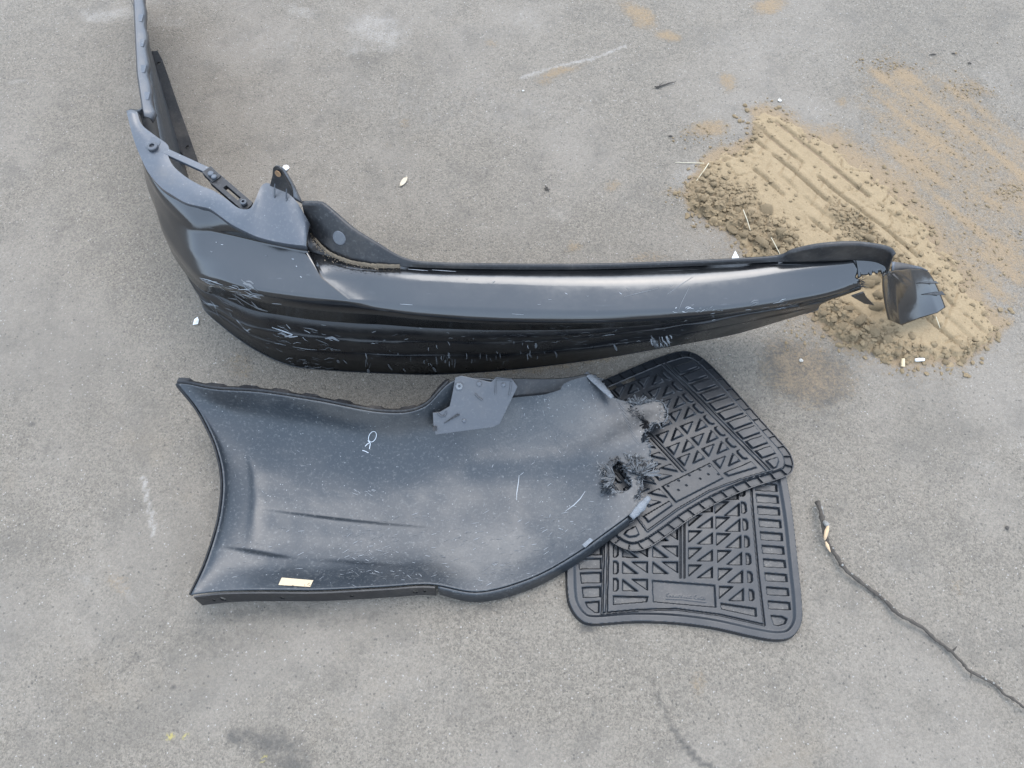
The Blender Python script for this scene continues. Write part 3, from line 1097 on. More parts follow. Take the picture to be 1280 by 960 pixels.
shell_o.data.materials.append(M['inner'])
shell_o.modifiers[0].material_offset = 1

# lower, textured half
val = MB()
lowL = LEFTC[:, 5:9]
lowR = RIGHTC[1:9, 4:8]
low = np.concatenate((lowL, lowR))
lo = loft_rows(low, 7, 0.005, ribs={1: 0.0032, 2: 0.0030})
dent = (fbm(lo[..., 0] * 5.5, lo[..., 2] * 16, 33) - .5) * .016 + (fbm(lo[..., 0] * 16, lo[..., 2] * 40, 35) - .5) * .004
kk = np.linspace(0, 1, lo.shape[1])[None, :]
lo[..., 1] += dent * np.sin(np.pi * kk) * (lo[..., 1] < .95)
val.add(*net_to_mesh(lo))
# beam under the torn end
beam = loft_rows(RIGHTC[7:, 4:7][:, :2], 7, 0.004)
val.add(*net_to_mesh(beam))
# bottom edge turned under
und = []
for i in range(len(lo)):
    a = lo[i, -1]
    t = lo[min(i + 1, len(lo) - 1), -1] - lo[max(i - 1, 0), -1]
    if a[1] > 1.08:
        continue
    nrm = np.array((-t[1], t[0], 0)) / (np.hypot(t[0], t[1]) + 1e-9)
    und.append([a, a + nrm * 0.012 + np.array((0, 0, 0.003)), a + nrm * 0.045 + np.array((0, 0, 0.006))])
val.add(*net_to_mesh(np.array(und)))
valo = obj('valance', val.v, val.f, M['valance'], BUMP, solid=0.0035, sharp=50)
valo.data.materials.append(M['inner'])
valo.modifiers[0].material_offset = 1
BV = BVHTree.FromPolygons([tuple(q) for q in list(shell.v) + list(val.v)], list(shell.f) + [tuple(i + len(shell.v) for i in q) for q in val.f])

# white-backed torn flake and pointed shard under the tear
mb = MB()
mb.add([p(992, 385, .14), p(1010, 383, .15), p(1025, 379, .16), p(1022, 386, .14), p(1008, 391, .12)], [(0, 1, 2, 3, 4)])
obj('torn_flake', mb.v, mb.f, M['flange'], BUMP, solid=0.003, smooth=False)
mb = MB()
mb.add([p(1064, 369, .235), p(1079, 364, .24), p(1083, 371, .20), p(1092, 380, .15), p(1080, 378, .17)], [(0, 1, 2), (0, 2, 4), (2, 3, 4)])
obj('torn_shard', mb.v, mb.f, M['dark'], BUMP, solid=0.003, smooth=False)

# back flange: low in the middle, rising to a fin at both ends
FIN = [((378, 255, .36), (386, 283, .300)), ((397, 255.5, .36), (393, 297, .295)), ((407, 260, .358), (405, 309, .293)), ((440, 288, .34), (425, 322, .290)),
       ((471, 307, .322), (460, 330.5, .292)), ((502, 323.5, .306), (500, 332.5, .295)), ((534, 329.6, .303), (534, 333.5, .296)), ((620, 331.8, .303), (620, 335.5, .297)),
       ((735, 332, .303), (735, 335.5, .297)), ((838, 329, .303), (838, 332.5, .297)), ((925, 325, .303), (925, 328.5, .296)), ((972, 321.5, .304), (972, 326.5, .297)),
       ((993, 314, .325), (990, 326, .297)), ((1029, 307.5, .345), (1030, 325, .300)), ((1066, 305.5, .352), (1066, 323.7, .300)), ((1092, 308, .352), (1092, 325.5, .300)),
       ((1110, 312, .347), (1106, 331, .297)), ((1117, 319, .34), (1111, 339, .294))]
fc = np.array([[p(*b), (p(*a) + p(*b)) / 2, p(*a)] for a, b in FIN])
fd = cat(fc, 7)
rows = []
for i in range(len(fd)):
    t = fd[min(i + 1, len(fd) - 1), 2] - fd[max(i - 1, 0), 2]
    nrm = np.array((-t[1], t[0], 0)) / (np.hypot(t[0], t[1]) + 1e-9)
    if nrm[1] < -0.2:
        nrm = -nrm
    hgt = fd[i, 2, 2] - fd[i, 0, 2]
    base = fd[i, 0] - nrm * min(0.006, hgt * 0.4) * 0 + np.array((0, 0, 0))
    lw = float(np.interp(hgt, [0.008, 0.04], [0.0015, 0.004]))
    rows.append([base, base + (fd[i, 1] - base) * 0.35, fd[i, 1], fd[i, 2], fd[i, 2] + nrm * lw + np.array((0, 0, 0.0004)), fd[i, 2] + nrm * lw * 1.6 - np.array((0, 0, 0.006))])
fn = np.array([roundpoly(r, 0.003, 3) for r in rows])
fin_v, fin_f = net_to_mesh(fn)
obj('back_flange', fin_v, fin_f, M['dark'], BUMP, solid=0.003, sharp=50)
FB = BVHTree.FromPolygons([tuple(q) for q in fin_v], fin_f)
loc, nr_ = hit(FB, 425, 297)
mb = MB()
mb.disc(loc, nr_, 0.0135, 0.004, 24)
obj('push_pin', mb.v, mb.f, M['flange'], BUMP)

gus = np.array([[p(386, 282, .302), p(384.5, 300, .303)], [p(393, 297, .296), p(384.8, 307, .299)], [p(405, 309, .294), p(387, 314.5, .290)], [p(425, 322, .291), p(424, 323, .2895)]])
gus = cat(gus, 5)
obj('corner_gusset', *net_to_mesh(np.array([cat(r, 3) for r in gus])), M['dark'], BUMP, solid=.002)
# sand caught in the corner behind the shelf
mb = MB()
sand_path = [(384, 281), (390, 293), (398, 304), (408, 314), (420, 321), (436, 327), (455, 331), (478, 333), (500, 333.5)]
srnd = random.Random(8)
ctr = cat(np.array([p(a, b, .297) for a, b in sand_path]), 8)
sv = []
for i, c in enumerate(ctr):
    t = ctr[min(i + 1, len(ctr) - 1)] - ctr[max(i - 1, 0)]
    nrm = np.array((t[1], -t[0], 0)) / (np.hypot(t[0], t[1]) + 1e-9)
    wd = 0.0022 * (0.2 + 0.9 * srnd.random()) * math.sin(math.pi * min(0.97, max(0.05, i / (len(ctr) - 1)))) ** 0.5
    sv.append([c - nrm * 0.002 + np.array((0, 0, .003 + srnd.random() * .003)), c + nrm * wd * .5 + np.array((0, 0, .0005 + srnd.random() * .003)), c + nrm * wd + np.array((0, 0, -0.004))])
sv = np.array(sv)
sm_ = MB()
sm_.add(*net_to_mesh(sv))
for k in range(520):
    i = srnd.randrange(len(ctr))
    a_ = ctr[i] + np.array((srnd.gauss(0, .004), -abs(srnd.gauss(0, .0065)) + .002, .001 + srnd.random() * .002))
    r_ = .0004 + .0011 * srnd.random() ** 3
    vs_, fs_i = small[srnd.randrange(6)]
    sm_.add([(a_[0] + v[0] * r_, a_[1] + v[1] * r_, a_[2] + v[2] * r_) for v in vs_], fs_i)
tag(obj('sand_residue', sm_.v, sm_.f, M['sandfilm'], BUMP, sharp=0), kind='stuff')

# tail-lamp seat
SEAT = [((160, 139, .370), (170, 140, .368)), ((165, 160, .366), (176, 157, .364)), ((171, 180, .362), (193, 171, .362)), ((178, 197, .358), (209, 183, .360)),
        ((187, 215, .356), (209, 195, .360)), ((202, 233, .352), (216, 209, .358)), ((218, 244, .351), (232, 223, .357)), ((234, 253, .350), (251, 234, .357)),
        ((250, 257, .348), (266, 240, .356)), ((265, 261, .346), (282, 250, .356)), ((287, 277, .346), (298, 262, .356)), ((299, 284, .343), (312, 263, .358)), ((309, 289, .341), (319, 254, .362)),
        ((322, 295, .338), (330, 232, .368)), ((340, 300, .332), (344, 235, .368)), ((362, 304, .328), (366, 249, .362)), ((383, 306.5, .326), (386, 281, .330))]
sc_ = np.array([[p(*a), p(*a) * .5 + p(*b) * .5 + np.array((0, 0, .002)), p(*b)] for a, b in SEAT])
sd_ = cat(sc_, 4)
sd_ = np.array([cat(r, 4) for r in sd_])
e0 = sd_[:, :1] + np.array((0, 0, -0.010))
e1 = sd_[:, -1:] + np.array((0, 0, -0.012))
seat_v, seat_f = net_to_mesh(np.concatenate((e0, sd_, e1), 1))
obj('lamp_seat', seat_v, seat_f, M['flange'], BUMP, solid=0.003, sharp=50)
SB = BVHTree.FromPolygons([tuple(q) for q in seat_v], seat_f)
# bolt on its round boss
h1 = hit(SB, 186, 182)
if h1 is None:
    h1 = (Vector(p(186, 182, .362)), Vector((0, 0, 1)))
mb = MB()
mb.disc(Vector(p(191, 180, .362)), (0, 0, 1), 0.015, 0.004, 22)
boss = obj('boss', mb.v, mb.f, M['flange'], BUMP)
mb = MB()
mb.disc(Vector(p(191, 184, .366)), (0, 0, 1), 0.0100, 0.005, 20, r_in=0.005)
obj('bolt', mb.v, mb.f, M['plate'], BUMP)
# strap across the opening, clips and slotted slider
def bar(a, b, wdt, thk, mat, name, bev=0.001, slot=None):
    A, B = Vector(p(*a)), Vector(p(*b))
    t = (B - A).normalized()
    s = Vector((0, 0, 1)).cross(t).normalized()
    L = (B - A).length
    outer = [(0, -wdt / 2), (L * .04, -wdt / 2 - .0005), (L * .96, -wdt / 2 - .0005), (L, -wdt / 4), (L, wdt / 4), (L * .96, wdt / 2), (L * .04, wdt / 2), (0, wdt / 2)]
    holes = []
    if slot:
        u0, u1, hw = slot
        holes = [[(L * u0, -hw), (L * u0, hw), (L * u1, hw), (L * u1, -hw)]]
    v2, f2_ = fill2d(outer, holes)
    vs = [A + t * x + s * y for x, y in v2]
    return obj(name, vs, f2_, mat, BUMP, smooth=False, solid=thk, bevel=bev)


bar((204, 187, .364), (261, 213, .356), .0125, .008, M['flange'], 'strap')
bar((258, 211, .362), (271, 224, .360), .020, .014, M['dark'], 'clip')
mb = MB()
mb.disc(Vector(p(264, 218, .362)), (0, 0, 1), .0055, .005, 14)
mb.disc(Vector(p(268, 222, .361)), (0, 0, 1), .0050, .005, 14)
obj('clip_stud', mb.v, mb.f, M['flange'], BUMP)
bar((268, 222, .358), (311, 259, .352), .024, .012, M['dark'], 'slider', slot=(.30, .72, .0036))
mb = MB()
mb.disc(Vector(p(305, 254, .356)), (0, 0, 1), .006, .006, 16, r_in=.003)
obj('slider_stud', mb.v, mb.f, M['plate'], BUMP)
# upright mounting ear with a web behind and two pins
ear = [p(337, 234, .367), p(339, 221, .395), p(340, 211, .412), p(343, 208.5, .417), p(348, 208, .418), p(353, 211, .412), (p(366, 235, .378)), p(367, 249, .360)]
earh = [ear[0], ear[1], ear[2], ear[3], ear[4], ear[5], ear[6], ear[7]]
O_ = np.array(earh)
oc = O_.mean(0)
ux = (O_[7] - O_[0]) / np.linalg.norm(O_[7] - O_[0])
nn = np.cross(ux, O_[4] - O_[0])
nn /= np.linalg.norm(nn)
uy = np.cross(nn, ux)
o2 = [((q - O_[0]) @ ux, (q - O_[0]) @ uy) for q in O_]
hc = p(347, 217, .405) - O_[0]
v2, f2_ = fill2d(o2, [circle2d(hc @ ux, hc @ uy, .0035, .0035, 10)])
obj('mounting_ear', [O_[0] + ux * a + uy * b for a, b in v2], f2_, M['dark'], BUMP, smooth=False, solid=.003)
mb = MB()
mb.disc(Vector(p(347.5, 217, .4055)), Vector(nn) if nn[1] < 0 else -Vector(nn), .0062, .0012, 16, r_in=.0036)
obj('rust_ring', mb.v, mb.f, M['rust'], BUMP)
mb = MB()
web = np.array([[p(349, 208, .418), p(353, 211, .412), p(360, 222, .397), p(366, 235, .378), p(367, 249, .360)], [p(353, 209, .412), p(358, 214, .402), p(367, 229, .380), p(374, 244, .358), p(380, 256, .340)]])
mb.add(*net_to_mesh(np.array([cat(w_, 4) for w_ in web])))
obj('ear_web', mb.v, mb.f, M['flange'], BUMP, solid=.003)
for (a, b) in (((343, 246, .366), (343.5, 230, .388)), ((358, 252, .362), (358, 236, .385))):
    mb = MB()
    mb.tube([p(*a), p(*b)], [.0016, .0011], 8)
    obj('pin', mb.v, mb.f, M['flange'], BUMP)

# notched lip along the top of the left arm
ys = np.linspace(1.80, 1.075, 42)
lip = []
tr = random.Random(3)
for k, y in enumerate(ys):
    a = np.array(arm_col(y)[0])
    ww = 0.017 + (0.003 if k % 4 < 2 else 0) + tr.uniform(-.0007, .0007)
    if k == len(ys) - 1:
        ww *= 0.55
    lip.append([a + np.array((0.001, 0, .0005)), a + np.array((.004, 0, .004)), a + np.array((ww * .8, 0, .002)), a + np.array((ww, 0, -.002)), a + np.array((ww, 0, -.011))])
obj('slotted_lip', *net_to_mesh(np.array(lip)), M['plate'], BUMP, solid=.0025, sharp=50)
for k in range(2, 40, 4):
    a = np.array(arm_col(ys[k])[0]) + np.array((.012, 0, .0032))
    mb = MB()
    mb.box([a + np.array(q) for q in ((-.006, -.010, .002), (.006, -.010, .002), (.006, .010, .002), (-.006, .010, .002))], [a + np.array(q) for q in ((-.007, -.011, -.001), (.007, -.011, -.001), (.007, .011, -.001), (-.007, .011, -.001))])
    obj('notch', mb.v, mb.f, M['flange'], BUMP, smooth=False)

# bolt flange along the bottom of the arm
fl = [(150, -40), (170, 18), (182, 52), (189, 64), (197, 63.5), (203, 75), (212, 101), (221, 127), (234, 163), (248, 203), (232, 199), (224, 186), (213, 147), (202, 110), (190, 72), (178, 38), (148, -45)]
ou = [tuple(W(a, b, .012)[:2]) for a, b in fl]
hol = []
for (a, b) in ((198.5, 79), (234, 184)):
    c = W(a, b, .012)
    hol.append(circle2d(c[0], c[1], .0045, .0055, 12))
v2, f2_ = fill2d(ou, hol)
obj('bolt_flange', [(a, b, .012) for a, b in v2], f2_, M['dark'], BUMP, smooth=False, solid=.003)

# hanging flap of torn side wall at the right end
FL = np.array([[p(1104, 345, .270), p(1105, 362, .21), p(1108, 382, .145), p(1112, 400, .09)],
               [p(1109, 341, .272), p(1111, 359, .20), p(1114, 381, .125), p(1119, 403, .06)],
               [p(1116, 338.5, .250), p(1118, 356, .170), p(1121, 380, .10), p(1127, 406.5, .045)],
               [p(1138, 336.5, .135), p(1142, 353, .110), p(1147, 375, .078), p(1151, 397.5, .045)],
               [p(1154, 337, .110), p(1159, 351, .092), p(1165, 371, .070), p(1172, 391, .048)],
               [p(1161, 340, .095), p(1168, 351, .080), p(1176, 368, .062), p(1182, 384, .045)]])
fd2 = np.concatenate([FL[i_] + (FL[i_ + 1] - FL[i_]) * np.linspace(0, 1, n_, endpoint=False)[:, None, None] for i_, n_ in zip(range(5), (4, 4, 10, 10, 6))] + [FL[5:6]])
fd2 = np.array([cat(r, 16) for r in fd2])
nc2, nr2 = fd2.shape[:2]
cx2, cy2 = PA(fd2[..., 0], fd2[..., 1], fd2[..., 2])
ccx = (cx2[:-1, :-1] + cx2[1:, 1:]) / 2
ccy = (cy2[:-1, :-1] + cy2[1:, 1:]) / 2
keep2 = ~(inside(ccx, ccy, [(1150, 354), (1166, 353), (1170, 355.5), (1152, 355.2)]) | inside(ccx, ccy, [(1158, 368.5), (1172, 366), (1178, 369), (1160, 369.8)]))
obj('side_flap', fd2.reshape(-1, 3), grid_faces(nc2, nr2), M['paint'], BUMP, solid=.0035, sharp=50)
FLB = BVHTree.FromPolygons([tuple(q) for q in fd2.reshape(-1, 3)], grid_faces(nc2, nr2))
for tri in ([(1146, 354.5), (1166, 352), (1168, 355.5)], [(1152, 368.5), (1174, 364.5), (1176, 369.5)]):  # dark slivers laid on the flap, painting the shade inside its slits
    hh = [hit(FLB, *q) for q in tri]
    if all(hh):
        mb = MB()
        vsl = [q[0] + q[1] * (.001 + .004 * k_) for k_, q in enumerate(hh)]
        mb.add(vsl, [(0, 1, 2)])
        obj('slit_shade', mb.v, mb.f, M['dark'], BUMP, smooth=False, solid=.0015)
top = np.array([[p(1117, 327, .257), p(1116, 338.3, .251)], [p(1128, 328.5, .190), p(1127, 337.2, .183)], [p(1140, 331, .136), p(1139, 336.2, .1345)], [p(1152, 334, .116), p(1153, 336.8, .112)], [p(1160, 338, .099), p(1160, 339.5, .097)]])
obj('flap_lip', *net_to_mesh(cat(top, 4)), M['flange'], BUMP, solid=.003)
mb = MB()
fr = random.Random(4)
for k in range(12):
    a = p(1101 + fr.random() * 15, 341 + fr.uniform(-3, 4), .287)
    b = a + np.array((fr.uniform(-.012, .012), fr.uniform(-.014, .010), fr.uniform(-.004, .012)))
    s_ = np.array((fr.uniform(-.003, .003), fr.uniform(-.003, .003), .001))
    mb.add([a, a + s_, b], [(0, 1, 2)])
for k in range(20):
    a = p(1073 + fr.random() * 5, 345 + fr.uniform(0, 14), .272)
    b = a + np.array((fr.uniform(.0, .012), fr.uniform(-.010, .006), fr.uniform(-.008, .006)))
    s_ = np.array((fr.uniform(-.003, .003), fr.uniform(-.003, .003), .001))
    mb.add([a, a + s_, b], [(0, 1, 2)])
tag(obj('torn_fibres', mb.v, mb.f, M['dark'], BUMP, smooth=False, solid=.0006), kind='stuff')

# scuffs: the ones that read singly
sr = random.Random(21)
mb, md = MB(), MB()


def scatter(n, box, ang, ln, wd, dim=0.4, bvh=None, jitter=14):
    for _ in range(n):
        x, y = sr.uniform(box[0], box[2]), sr.uniform(box[1], box[3])
        a = R(ang + sr.gauss(0, jitter))
        L = sr.uniform(*ln)
        tgt = md if sr.random() < dim else mb
        bend = sr.uniform(-.15, .15) * L
        stroke(tgt, bvh or BV, [(x, y), (x + L * .5 * math.cos(a) - bend * math.sin(a), y + L * .5 * math.sin(a) + bend * math.cos(a)), (x + L * math.cos(a), y + L * math.sin(a))], sr.uniform(*wd), step=2.0)


for i in range(26):       # scraped corner edge
    q = sr.random()
    x, y = 248 + q * 66, 348 + q * 19 + sr.uniform(-2, 5)
    a = R(16 + sr.gauss(0, 6))
    L = sr.uniform(6, 24)
    stroke(mb if sr.random() < .6 else md, BV, [(x, y), (x + L * math.cos(a), y + L * math.sin(a))], sr.uniform(.0008, .0026), step=2.5)
scatter(16, (240, 352, 300, 400), 40, (6, 22), (.0008, .0018), .8)
for pts, wd in (([(303, 408), (308, 413), (313, 411)], .004), ([(305, 410), (312, 416)], .003), ([(296, 400), (306, 410)], .002), ([(340, 409), (352, 413), (366, 418)], .003), ([(352, 417), (362, 421), (372, 420)], .005), ([(356, 421), (366, 418)], .004), ([(358, 405), (363, 411)], .002), ([(380, 412), (388, 416)], .0025), ([(366, 433), (382, 436), (396, 437)], .002), ([(340, 379), (352, 380)], .0016)):
    stroke(mb, BV, pts, wd, step=1.5)
scatter(24, (330, 405, 420, 440), 14, (3, 12), (.0007, .002), .5)
scatter(26, (352, 446, 410, 462), 12, (3, 14), (.001, .003), .6)
for x in (457, 458, 545, 608, 625, 630, 634, 659, 672, 565, 590, 569):
    y = np.interp(x, [440, 565, 659, 800], [462, 467, 459, 440]) - sr.uniform(4, 14)
    stroke(mb if sr.random() < .6 else md, BV, [(x, y - sr.uniform(4, 12)), (x + sr.uniform(-2, 2), y)], sr.uniform(.001, .0028), step=2)
scatter(34, (440, 425, 720, 455), 80, (2, 7), (.0006, .0016), .75)
scatter(40, (430, 405, 860, 432), -2, (2, 8), (.0006, .0015), .6, jitter=8)
scatter(40, (600, 415, 860, 430), -6, (4, 16), (.0006, .0012), .6, jitter=4)
scatter(24, (812, 418, 838, 430), 75, (5, 12), (.001, .003), .4, jitter=10)
scatter(20, (840, 384, 905, 392), -6, (2, 7), (.0008, .0016), .4)
scatter(22, (930, 376, 1010, 392), -14, (3, 14), (.0007, .0016), .5, jitter=6)
scatter(6, (840, 392, 960, 410), -30, (3, 10), (.0008, .002), .5)
scatter(7, (250, 300, 380, 360), 20, (1, 3.5), (.0012, .0022), .2)
scatter(10, (420, 335, 1000, 385), 0, (2, 5), (.0007, .0013), .6, jitter=40)
scatter(10, (360, 444, 560, 462), 80, (4, 11), (.003, .007), 1.0, jitter=16)
scatter(8, (560, 425, 830, 452), 82, (4, 10), (.003, .006), 1.0, jitter=14)
scatter(8, (340, 408, 420, 436), 18, (8, 22), (.002, .006), 1.0, jitter=8)
scatter(14, (246, 346, 320, 392), 30, (10, 30), (.002, .005), 1.0, jitter=8)
for pts in ([(848, 388), (852, 378), (858, 366), (862, 358)], [(866, 346), (848, 358), (834, 368)], [(780, 371), (800, 366), (822, 361)], [(1105, 384), (1118, 378)]):
    stroke(md, BV, pts, .0009, step=4)
for pts in ([(510, 336.5), (535, 338.5)], [(540, 337.5), (570, 339.5)], [(500, 380), (516, 381)], [(640, 392), (655, 393)]):
    stroke(mb, BV, pts, .0008, step=4)
tag(obj('scuff_marks', mb.v, mb.f, M['scuff'], BUMP, smooth=False), kind='stuff')
tag(obj('faint_scuffs', md.v, md.f, M['scuff_dim'], BUMP, smooth=False), kind='stuff')
# scribble on the inside of the arm
mb = MB()
AR = BVHTree.FromPolygons([tuple(q) for q in shell.v], shell.f)
for pts in ([(189, 132), (187, 140), (188, 150), (186, 160)], [(191, 139), (188, 146), (191, 153), (188, 159)], [(186, 146), (190, 143), (192, 150), (187, 156)], [(188, 160), (187.5, 166)]):
    stroke(mb, AR, pts, .0012, step=2)
if mb.v:
    obj('scribble', mb.v, mb.f, M['chalk'], BUMP, smooth=False)

# ------------------------------------------------------------------ broken corner piece, inside up
PIECE = empty('broken_bumper_corner', tuple(W(480, 620)), 'torn off grey black bumper corner lying inside up with a cream sticker', 'bumper piece')
RZ = 9


def lin(far, near, zs):
    return [p(far[0] + (near[0] - far[0]) * i / (RZ - 1), far[1] + (near[1] - far[1]) * i / (RZ - 1), zs[i]) for i in range(RZ)]


def pcs(pts, zs):
    return [p(a, b, z) for (a, b), z in zip(pts, zs)]


PC = [
    pcs([(222, 479), (243, 505), (259, 533), (271, 562), (278, 595), (277, 630), (270, 665), (257, 705), (239, 744)], [.150, .118, .094, .080, .072, .069, .068, .070, .072]),
    pcs([(236, 480), (254, 508), (268, 535), (279, 563), (286, 596), (285, 631), (279, 667), (268, 706), (252, 742)], [.148, .110, .083, .066, .058, .055, .055, .060, .070]),
    pcs([(270, 486), (283, 512), (294, 540), (303, 568), (308, 600), (307, 634), (302, 668), (293, 704), (283, 739)], [.145, .096, .066, .046, .037, .034, .037, .048, .068]),
    lin((330, 490), (330, 738), [.138, .080, .046, .026, .019, .018, .023, .037, .065]),
    lin((400, 501), (400, 738), [.130, .070, .038, .018, .010, .010, .016, .030, .061]),
    lin((480, 515), (480, 734), [.115, .064, .034, .015, .007, .007, .012, .026, .056]),
    lin((528, 509), (538, 731), [.116, .066, .035, .015, .007, .006, .011, .024, .052]),
    lin((570, 474), (598, 740), [.130, .080, .042, .018, .008, .007, .010, .020, .036]),
    lin((640, 475), (660, 724), [.120, .076, .042, .022, .011, .010, .013, .021, .036]),
    lin((700, 475), (712, 697), [.102, .072, .050, .036, .028, .026, .028, .033, .042]),
    lin((745, 468), (765, 660), [.086, .068, .058, .053, .051, .050, .050, .051, .054]),
    lin((795, 470), (802, 632), [.072, .060, .056, .056, .057, .056, .054, .054, .056]),
    lin((850, 480), (842, 600), [.06, .056, .056, .058, .060, .060, .058, .056, .056]),
]
pg = cat(np.array(PC), [4, 6, 12, 16, 18, 12, 12, 16, 16, 14, 16, 16])
pg = np.array([cat(r, 20) for r in pg])
NCc, NRr = pg.shape[:2]
ppx, ppy = PA(pg[..., 0], pg[..., 1], pg[..., 2])
# moulded creases
def crease(pts, hgt, wd):
    d, arc = segdist(ppx, ppy, pts)
    L = sum(math.hypot(b[0] - a[0], b[1] - a[1]) for a, b in zip(pts[:-1], pts[1:]))
    sgn = np.sign(ppy - np.interp(ppx, [q[0] for q in pts], [q[1] for q in pts]))
    fade = np.sin(np.pi * np.clip(arc / L, 0.02, 0.98))
    s_ = d * sgn
    pg[..., 2] += hgt * fade * np.where(s_ < 0, np.exp(-(s_ / 3.2) ** 2), np.exp(-(s_ / (wd * 2.2)) ** 2))


crease([(310, 637), (360, 645), (420, 653), (480, 659), (548, 664)], .0045, 9)
crease([(266, 685), (300, 691), (340, 698), (372, 702)], .0042, 7)
crease([(380, 702), (440, 707), (520, 713)], .0015, 7)
pg[..., 2] += .005 * np.exp(-(segdist(ppx, ppy, [(600, 580), (700, 576), (760, 562), (800, 540)])[0] / 16) ** 2)
pg[..., 2] += (fbm(pg[..., 0] * 16, pg[..., 1] * 16, 91) - .5) * .003
KEEP = [(200, 440), (746, 440), (746, 467), (757, 484), (766, 497), (780, 501), (800, 502), (818, 499), (828, 503), (834, 513), (833, 527), (825, 531), (817, 530), (806, 541), (809, 552), (814, 560), (812, 570), (824, 580),
        (812, 590), (802, 598), (803, 610), (797, 621), (809, 622), (803, 636), (788, 648), (770, 700), (700, 800), (200, 800)]
HOLE = [(767, 583), (772, 576), (779, 580), (781, 592), (787, 600), (788, 611), (779, 616), (770, 613), (763, 602)]
jx = ppx + (hash2(np.arange(ppx.size).reshape(ppx.shape), ppx * 0 + 2, 3) - .5) * 4.5
jy = ppy + (hash2(np.arange(ppx.size).reshape(ppx.shape), ppx * 0 + 5, 4) - .5) * 4.5
cxx = (jx[:-1, :-1] + jx[1:, 1:]) / 2
cyy = (jy[:-1, :-1] + jy[1:, 1:]) / 2
kp = inside(cxx, cyy, KEEP) & ~inside(cxx, cyy, HOLE)
piece_v = pg.reshape(-1, 3)
piece_f = grid_faces(NCc, NRr, kp)
us = np.zeros(len(piece_v), bool)
for q in piece_f:
    for i in q:
        us[i] = True
rm = np.cumsum(us) - 1
piece_v = piece_v[us]
piece_f = [tuple(int(rm[i]) for i in q) for q in piece_f]
DUST = [(440, 512, 95, 20, 9, .9), (500, 530, 60, 22, 0, .7), (640, 535, 110, 56, 0, .75), (715, 515, 62, 44, 10, .95), (620, 692, 130, 36, -12, .8), (705, 640, 60, 60, 0, .75), (545, 610, 90, 40, 0, .4), (660, 600, 60, 40, 0, .5),
        (330, 500, 60, 14, 6, .5), (300, 700, 40, 30, 0, .25), (740, 560, 30, 40, 0, .4)]
wb_ = (fbm(pg[..., 0] * 14, pg[..., 1] * 14, 95) - .5) * 50
dustv = blobs_at(ppx + wb_, ppy + wb_ * .6, DUST).ravel()[us]
obj('panel', piece_v, piece_f, M['inner'], PIECE, solid=.0032, offset=1, sharp=60, attrs={'dust': dustv})
PB = BVHTree.FromPolygons([tuple(q) for q in piece_v], piece_f)
# near edge turned down
edge = pg[:, -1]
lipr = []
for i in range(len(edge)):
    x_, y_ = ppx[i, -1], ppy[i, -1]
    if x_ > 786:
        break
    a = edge[i]
    drop = np.interp(x_, [238, 300, 540, 560, 640, 790], [.046, .044, .040, .024, .024, .030])
    outw = np.interp(x_, [238, 540, 560, 640, 720, 790], [.004, .004, .008, .010, .008, .006])
    side = np.interp(x_, [238, 600, 700, 790], [0, 0, .5, .7])
    dr = np.array((side, -1.0, 0))
    dr /= np.linalg.norm(dr)
    lipr.append([a, a + dr * .003 + np.array((0, 0, .0025)), a + dr * .006, a + dr * (outw + .006) - np.array((0, 0, drop))])
lipr = np.array([roundpoly(r, .003, 3) for r in lipr])
iflange = int(np.argmin(np.abs(ppx[:, -1] - 546)))
obj('rolled_edge', *net_to_mesh(lipr[iflange:]), M['inner'], PIECE, solid=.003, sharp=60)
# bolt flange with real holes on the left part of that edge
seg = lipr[:iflange + 1]
cumx = ppx[:iflange + 1, -1]
holes2 = []
for (hx, hh, rx, ry) in ((263, .5, .0028, .18), (275, .5, .0060, .24), (350, .5, .0045, .18), (438, .45, .0040, .16), (518, .45, .0060, .25), (530, .40, .0035, .17)):
    holes2.append(circle2d(hx / 1000 * 1.55, hh * .045, rx * .9, ry * .045, 12))
n_o = 40
outer = [(x / 1000 * 1.55, 0.0) for x in np.linspace(243, 544, n_o)] + [(x / 1000 * 1.55, .045) for x in np.linspace(544, 243, n_o)]
v2, f2_ = fill2d(outer, holes2)
vv = []
for (s_, hh) in v2:
    x_ = s_ / 1.55 * 1000
    i = int(np.clip(np.searchsorted(cumx, x_), 1, len(cumx) - 1))
    t = (x_ - cumx[i - 1]) / (cumx[i] - cumx[i - 1] + 1e-9)
    A = seg[i - 1] * (1 - t) + seg[i] * t
    q = np.clip(hh / .045, 0, 1)
    a_, b_ = A[0] + np.array((0, -.003, .002)), A[-1]
    vv.append(a_ + (b_ - a_) * q + np.array((0, -.0012 * math.sin(math.pi * q), 0)))
obj('bolt_flange', vv, f2_, M['dark'], PIECE, smooth=False, solid=.0028)
# wheel-arch lip
al = []
for j in range(NRr):
    a = pg[0, j]
    t = pg[0, min(j + 1, NRr - 1)] - pg[0, max(j - 1, 0)]
    nrm = np.array((t[1], -t[0], 0)) / (np.hypot(t[0], t[1]) + 1e-9)
    if nrm[0] > 0:
        nrm = -nrm
    al.append([a, a + nrm * .002 + np.array((0, 0, .002)), a + nrm * .005, a + nrm * .007 - np.array((0, 0, .016))])
obj('arch_lip', *net_to_mesh(np.array(al)), M['dark'], PIECE, solid=.003, sharp=60)
